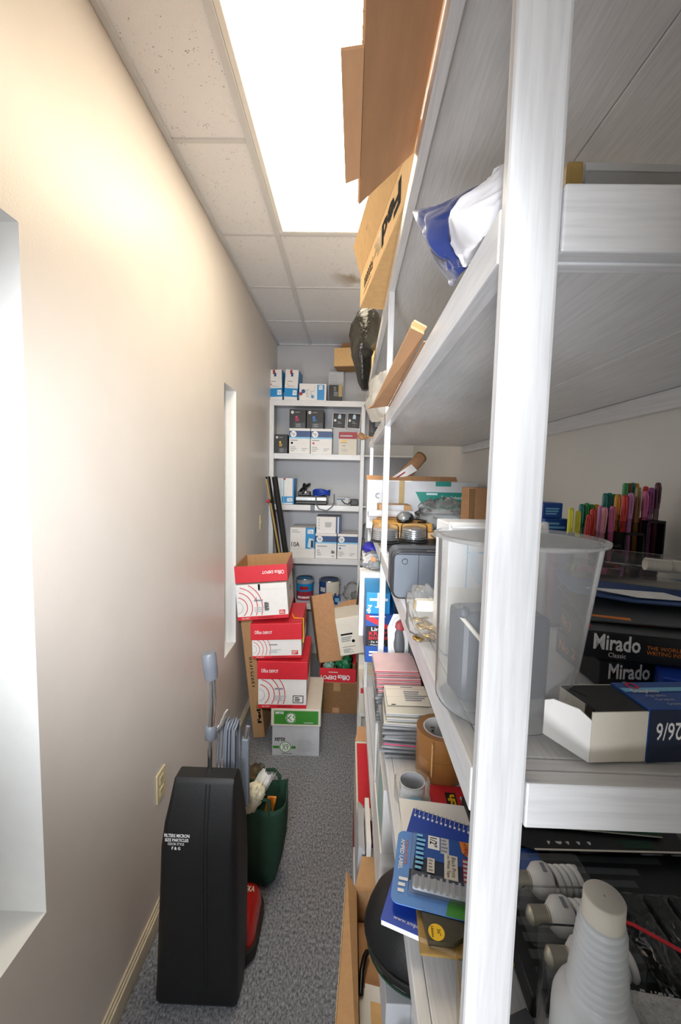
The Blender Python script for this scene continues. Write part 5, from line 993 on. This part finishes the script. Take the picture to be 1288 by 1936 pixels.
b = MB(); b.slab([(-.18, -.03, 0), (-.15, -.045, 0), (.12, -.045, 0), (.15, .09, .004), (-.17, .09, .004)], (0, 0, .0015), DGREEN); b.box(-.15, -.0455, 0, .12, -.045, .002, OFFW); obj('card', b, t)
b = MB(); b.slab([(0, 0, 0), (.06, -.03, 0), (.075, .03, .0), (.01, .06, 0)], (0, 0, .008), KBLUE); b.box(.02, .0, .0085, .05, .012, .016, CLEARP, .003); one('battery_strip', b, 'small blue battery strip by the right post edge, fourth shelf', 'battery pack', (.262, .64, D_+.032))
# spray bottle
t = thing('spray_bottle', 'white plastic bottle with ribbed neck and grey cap at the bottom right', 'bottle', (.277, .405, D_+.001), (0, 0, 10))
b = MB(); pr = [(0, 0), (.036, 0), (.041, .004), (.042, .02), (.042, .088), (.0415, .098), (.0385, .108), (.033, .116), (.0285, .1215)]
for k in range(9):
    q = k/8; r = .0278-.0060*q; z = .127+.0085*k; pr += [(r+.0014, z), (r+.0014, z+.004), (r-.0008, z+.0055), (r-.0008, z+.0075)]
pr += [(.0215, .2045), (.021, .208), (.0185, .209), (.018, .214)]
b.lathe(pr, BRIGHT, seg=44); b.art(((-.012, -.0428, .01), (1, 0, 0), (0, 0, 1), .0, .0), []); obj('body', b, t)
b = MB(); b.lathe([(.0185, .206), (.0198, .207), (.0196, .231), (.0182, .233), (.0, .233)], OFFW, seg=36); b.lathe([(.0012, .2331), (.0, .2338)], GREY, seg=10); obj('cap', b, t)
b = MB(); q = [(.0425*sin(rad(a)), -.0425*cos(rad(a))) for a in range(-62, 20, 6)]; n = len(q); b.add([(x, y, .018) for x, y in q]+[(x, y, .092) for x, y in q], [(i, i+1, i+1+n, i+n) for i in range(n-1)], WHITE, True)
q = [(.0428*sin(rad(a)), -.0428*cos(rad(a))) for a in range(-58, -9, 6)]; n = len(q); b.add([(x, y, .03) for x, y in q]+[(x, y, .075+.02*(i/n)) for i, (x, y) in enumerate(q)][::1], [(i, i+1, i+1+n, i+n) for i in range(n-1)], BLUE, True); obj('label', b, t)
b = MB(); b.loft([[((.052+.006*noise.noise((cos(a*.4)*2, sin(a*.4)*2, j*.6)))*cos(2*pi*a/30)-.004, (.05+.006*noise.noise((sin(a*.4)*2, cos(a*.4)*2, j*.6+5)))*sin(2*pi*a/30), z) for a in range(30)] for j, z in enumerate((.0, .03, .06, .09, .108))], CLEARP, cap=False); one('plastic_bag', b, 'thin clear plastic bag wrapped round the base of the white bottle', 'bag', (.277, .405, D_+.002))
b = MB(); b.tube([(.345, .505, -.563), (.372, .488, -.556), (.40, .468, -.556), (.432, .448, -.560), (.46, .43, -.566)], .0022, RED, 8); b.slab([(.338, .512, -.566), (.350, .508, -.566), (.346, .498, -.562)], (0, 0, .002), RED); one('red_wire', b, 'thin red wire lying across the smoky clear tray', 'wire')
b = MB(); b.tube([(-.065, 0, 0), (.10, -.01, 0)], [.023, .024], TOWEL, 22)
for k in range(260):
    a = random.uniform(0, 2*pi); x = random.uniform(-.064, .098); p = Vector((x, .0235*cos(a)-.005*(x+.065)/.165*2*.6, .0235*sin(a))); b.tube([p, p+Vector((random.uniform(-.001, .001), .0016*cos(a), .0016*sin(a)))], .0008, TOWEL, 4)
one('rolled_towel', b, 'rolled white terry towel beside the bottle at the bottom right', 'towel', (.405, .42, D_+.0625), (0, 0, -4))
b = MB(); b.blob((0, 0, .018), (.075, .038, .018), GCLOTH, 31, .25, 2, 34, flat=-.0175); one('cloth', b, 'grey folded cloth under the rolled white towel', 'cloth', (.425, .405, D_+.001))
b = MB()
for k in range(3): b.slab([(.0+.012*k, -.06, 0), (.05+.012*k, -.06, 0), (.05+.012*k, .05, 0), (.0+.012*k, .05, 0)], (.0, 0, .0015+.002*k), (DNAVY, BLACK, DGREY)[k])
b.art(((0, -.06, .0022), (1, 0, 0), (0, 1, 0), .05, .11), [('l', .04, .1, .2, .9, 1, INKG)]); one('card_pack', b, 'dark navy card packs lying between the post and the bottle', 'card pack', (.185, .40, D_+.0006), (0, 0, 20))
# ------------------------------------------------------------------ shelf E and the floor under it
carton('white_carton', 'long flat white carton on the lowest shelf, lower one of two', .1005, .40, .985, E_, .25, .150, WHITE, {'left': [('r', 0, .97, 1, .985, INKP)]}, group='white cartons under the fourth shelf')
carton('white_carton', 'long white carton with a pale teal mark, upper one of two', .1045, .40, .985, E_+.1508, .25, .17, WHITE, {'left': [('p', [(.35, .0), (.8, .0), (.98, .5), (.9, .95), (.55, .95), (.45, .6)], TEALP), ('p', [(.1, .3), (.2, .3), (.22, .9), (.14, .8)], TEALP)]}, group='white cartons under the fourth shelf')
t = thing('padded_case', 'round black padded case bulging out below the notebook', 'case', (.165, .768, E_+.1245))
b = MB(); b.blob((0, 0, .085), (.112, .105, .088), VINYL, 40, .05, 1.2, 44); obj('body', b, t)
b = MB(); b.tube([(-.111*cos(a), .105*sin(a), .078) for a in [rad(-88+8*i) for i in range(23)]], .003, RUBBER, 8); obj('seam', b, t)
b = MB(); b.tube([(-.106*cos(a), .099*sin(a), .05) for a in [rad(-88+8*i) for i in range(23)]], .0022, DGREEN, 8); obj('piping', b, t)
carton('white_carton', 'white carton with a vertical seam beneath the round black case', .092, .30, .70, E_, .22, .123, LGREY, {'front': [('r', .22, 0, .23, 1, GREY)], 'left': [('r', .5, 0, .52, 1, GREY)]}, group='white cartons under the fourth shelf')
t = thing('open_carton', 'tall open brown carton on the carpet at the bottom of the picture', 'box', (.20, .90, -1.8))
b = MB(); q = .004; x0, x1, y0, y1, H = -.155, .2, -.2, .22, .60
for a in ((x0, y0, x1, y0+q), (x0, y1-q, x1, y1), (x0, y0+q, x0+q, y1-q), (x1-q, y0+q, x1, y1-q)): b.box(a[0], a[1], 0, a[2], a[3], H, KRAFT)
b.box(x0+q, y0+q, 0, x1-q, y1-q, q, KRAFT); obj('body', b, t)
b = MB(); b.slab([(x0, y0, H), (x0, y1, H), (x0-.025, y1+.03, H+.02), (x0-.055, y0-.02, H-.01)], (.001, 0, .004), KRAFT); b.slab([(x0-.0555, y0-.02, H-.012), (x0-.0255, y1+.03, H+.018), (x0-.0255, y1+.03, H+.024), (x0-.0555, y0-.02, H-.005)], (-.0012, 0, 0), KRAFTL); obj('flap', b, t)
b = MB(); b.slab([(x0, y1, H), (x1, y1, H), (x1-.02, y1+.07, H+.03), (x0+.02, y1+.07, H+.03)], (0, .001, .004), KRAFT); obj('flap', b, t)
carton('cardboard_box', 'brown inner box filling the tall open carton', .055, .39, .715, -1.79, .39, .50, KRAFTB, {'top': [('r', .0, .35, .3, .6, WHITE)]}, seam=KRAFTL)
b = MB(); b.slab([(0, 0, 0), (.06, -.01, .0), (.07, .10, .008), (.008, .11, .01)], (0, 0, .0012), PAPER); b.slab([(.02, .03, .004), (.05, .028, .005), (.055, .07, .008), (.02, .075, .009)], (0, 0, .0008), KRAFTL); one('paper_sheet', b, 'white paper lying on the box inside the tall open carton', 'paper', (.062, .84, -1.288))
b = MB(); b.tube([(0, 0, 0), (.004, .04, .01), (.012, .07, .012), (.02, .09, .004)], .007, BLACKP, 10); one('black_strap', b, 'short black strap lying in the tall open carton', 'strap', (.058, .93, -1.282))
b = MB(); b.box(0, 0, 0, .022, .045, .13, RBLUE, .004); one('blue_folder', b, 'blue folder standing behind the round black case', 'folder', (.060, 1.138, -1.3295), (0, 0, 0))
t = thing('red_white_carton', 'white carton with red panels standing on the carpet beyond the tall open carton', 'box', (.13, 1.60, -1.8))
b = MB(); b.box(-.075, -.2, 0, .1, .25, .57, OFFW, .003); b.art(((-.075, .25, 0), (0, -1, 0), (0, 0, 1), .45, .57), [('r', .0, .2, 1, .55, DRED), ('r', .1, .64, .9, .92, OFFW)]); b.art(((-.075, -.2, .57), (1, 0, 0), (0, 1, 0), .175, .45), [('r', .04, .12, .34, .96, RED)]); b.art(((-.075, -.2, 0), (1, 0, 0), (0, 0, 1), .175, .57), [('r', .24, .6, .7, 1, RED)]); obj('carton', b, t)
b = MB(); b.slab([(-.075, .25, .57), (.1, .25, .57), (.09, .31, .60), (-.06, .31, .60)], (0, .001, .004), KRAFTB); obj('flap', b, t)
b = MB(); b.slab([(0, 0, 0), (.022, 0, 0), (.026, 0, .17), (.006, 0, .19)], (0, .18, 0), LGREY); b.slab([(.028, -.01, 0), (.04, -.01, 0), (.044, -.01, .21), (.03, -.01, .21)], (0, .18, 0), WHITE); one('white_binder', b, 'white binders standing between the red-panelled carton and the lowest shelf', 'binder', (.050, 1.20, -1.3295))
carton('supply_carton', 'low white carton on the carpet carrying the white binders', .045, .20, 1.135, -1.8, .26, .469, LGREY)
b = MB(); b.blob((0, 0, .05), (.05, .05, .06), CLEARB, 44, .35, 2.4, 30, flat=-.049); one('plastic_bag', b, 'clear plastic bag at the foot of the white seamed carton', 'bag', (.135, .63, E_+.001))
# ------------------------------------------------------------------ light
def area(name, loc, rot, sx, sy, power, col):
    l = bpy.data.lights.new(name, 'AREA'); l.shape = 'RECTANGLE'; l.size = sx; l.size_y = sy; l.energy = power; l.color = col
    o = bpy.data.objects.new(name, l); COL.objects.link(o); o.location = (loc[0], loc[1], loc[2]+ZF); o.rotation_euler = [rad(a) for a in rot]; return o
area('doorway_light', (-.48, -2.1, -.1), (90, 0, 0), .7, 1.3, 40, (.93, .96, 1))
def spot(name, loc, aim, power, size, soft, col):
    fl = bpy.data.lights.new(name, 'SPOT'); fl.energy = power; fl.color = col; fl.spot_size = rad(size); fl.spot_blend = 1; fl.shadow_soft_size = soft
    fo = bpy.data.objects.new(name, fl); COL.objects.link(fo); fo.location = (loc[0], loc[1], loc[2]+ZF)
    fo.rotation_euler = (Vector(aim)-Vector(loc)).to_track_quat('-Z', 'Y').to_euler()
spot('flash', (-.06, -.1, .22), (-.725, 2.45, -.42), 110, 72, .07, (.94, .97, 1))
spot('low_fill_light', (-.42, -1.2, -1.15), (.12, 1.4, .26), 75, 46, .2, (.96, .97, 1))  # added fill aimed up from low outside, brightening shelf undersides and top cartons

w = bpy.data.worlds.new('outside'); S.world = w; w.use_nodes = True
bg = w.node_tree.nodes['Background']; bg.inputs['Color'].default_value = (.92, .96, 1, 1); bg.inputs['Strength'].default_value = .3
# ------------------------------------------------------------------ camera
PT, YW, RL, FPX = .0842, .02035, .02266, 784.94
def rot3(rows): return Matrix(rows)
Bm = rot3(((1, 0, 0), (0, 0, -1), (0, 1, 0))); Ry = rot3(((cos(YW), 0, sin(YW)), (0, 1, 0), (-sin(YW), 0, cos(YW))))
Rx = rot3(((1, 0, 0), (0, cos(PT), -sin(PT)), (0, sin(PT), cos(PT)))); Rz = rot3(((cos(RL), -sin(RL), 0), (sin(RL), cos(RL), 0), (0, 0, 1)))
Q = Rz @ Rx @ Ry @ Bm
cam = bpy.data.cameras.new('camera'); cam.sensor_fit = 'VERTICAL'; cam.sensor_height = 36; cam.lens = FPX/1936*36; cam.clip_start = .02
co = bpy.data.objects.new('camera', cam); COL.objects.link(co)
mw = Matrix((Q[0], -Q[1], -Q[2])).transposed().to_4x4(); mw.translation = (0, 0, ZF); co.matrix_world = mw
S.camera = co
S.view_settings.view_transform = 'Standard'; S.view_settings.look = 'None'; S.view_settings.exposure = .55; S.view_settings.gamma = 1
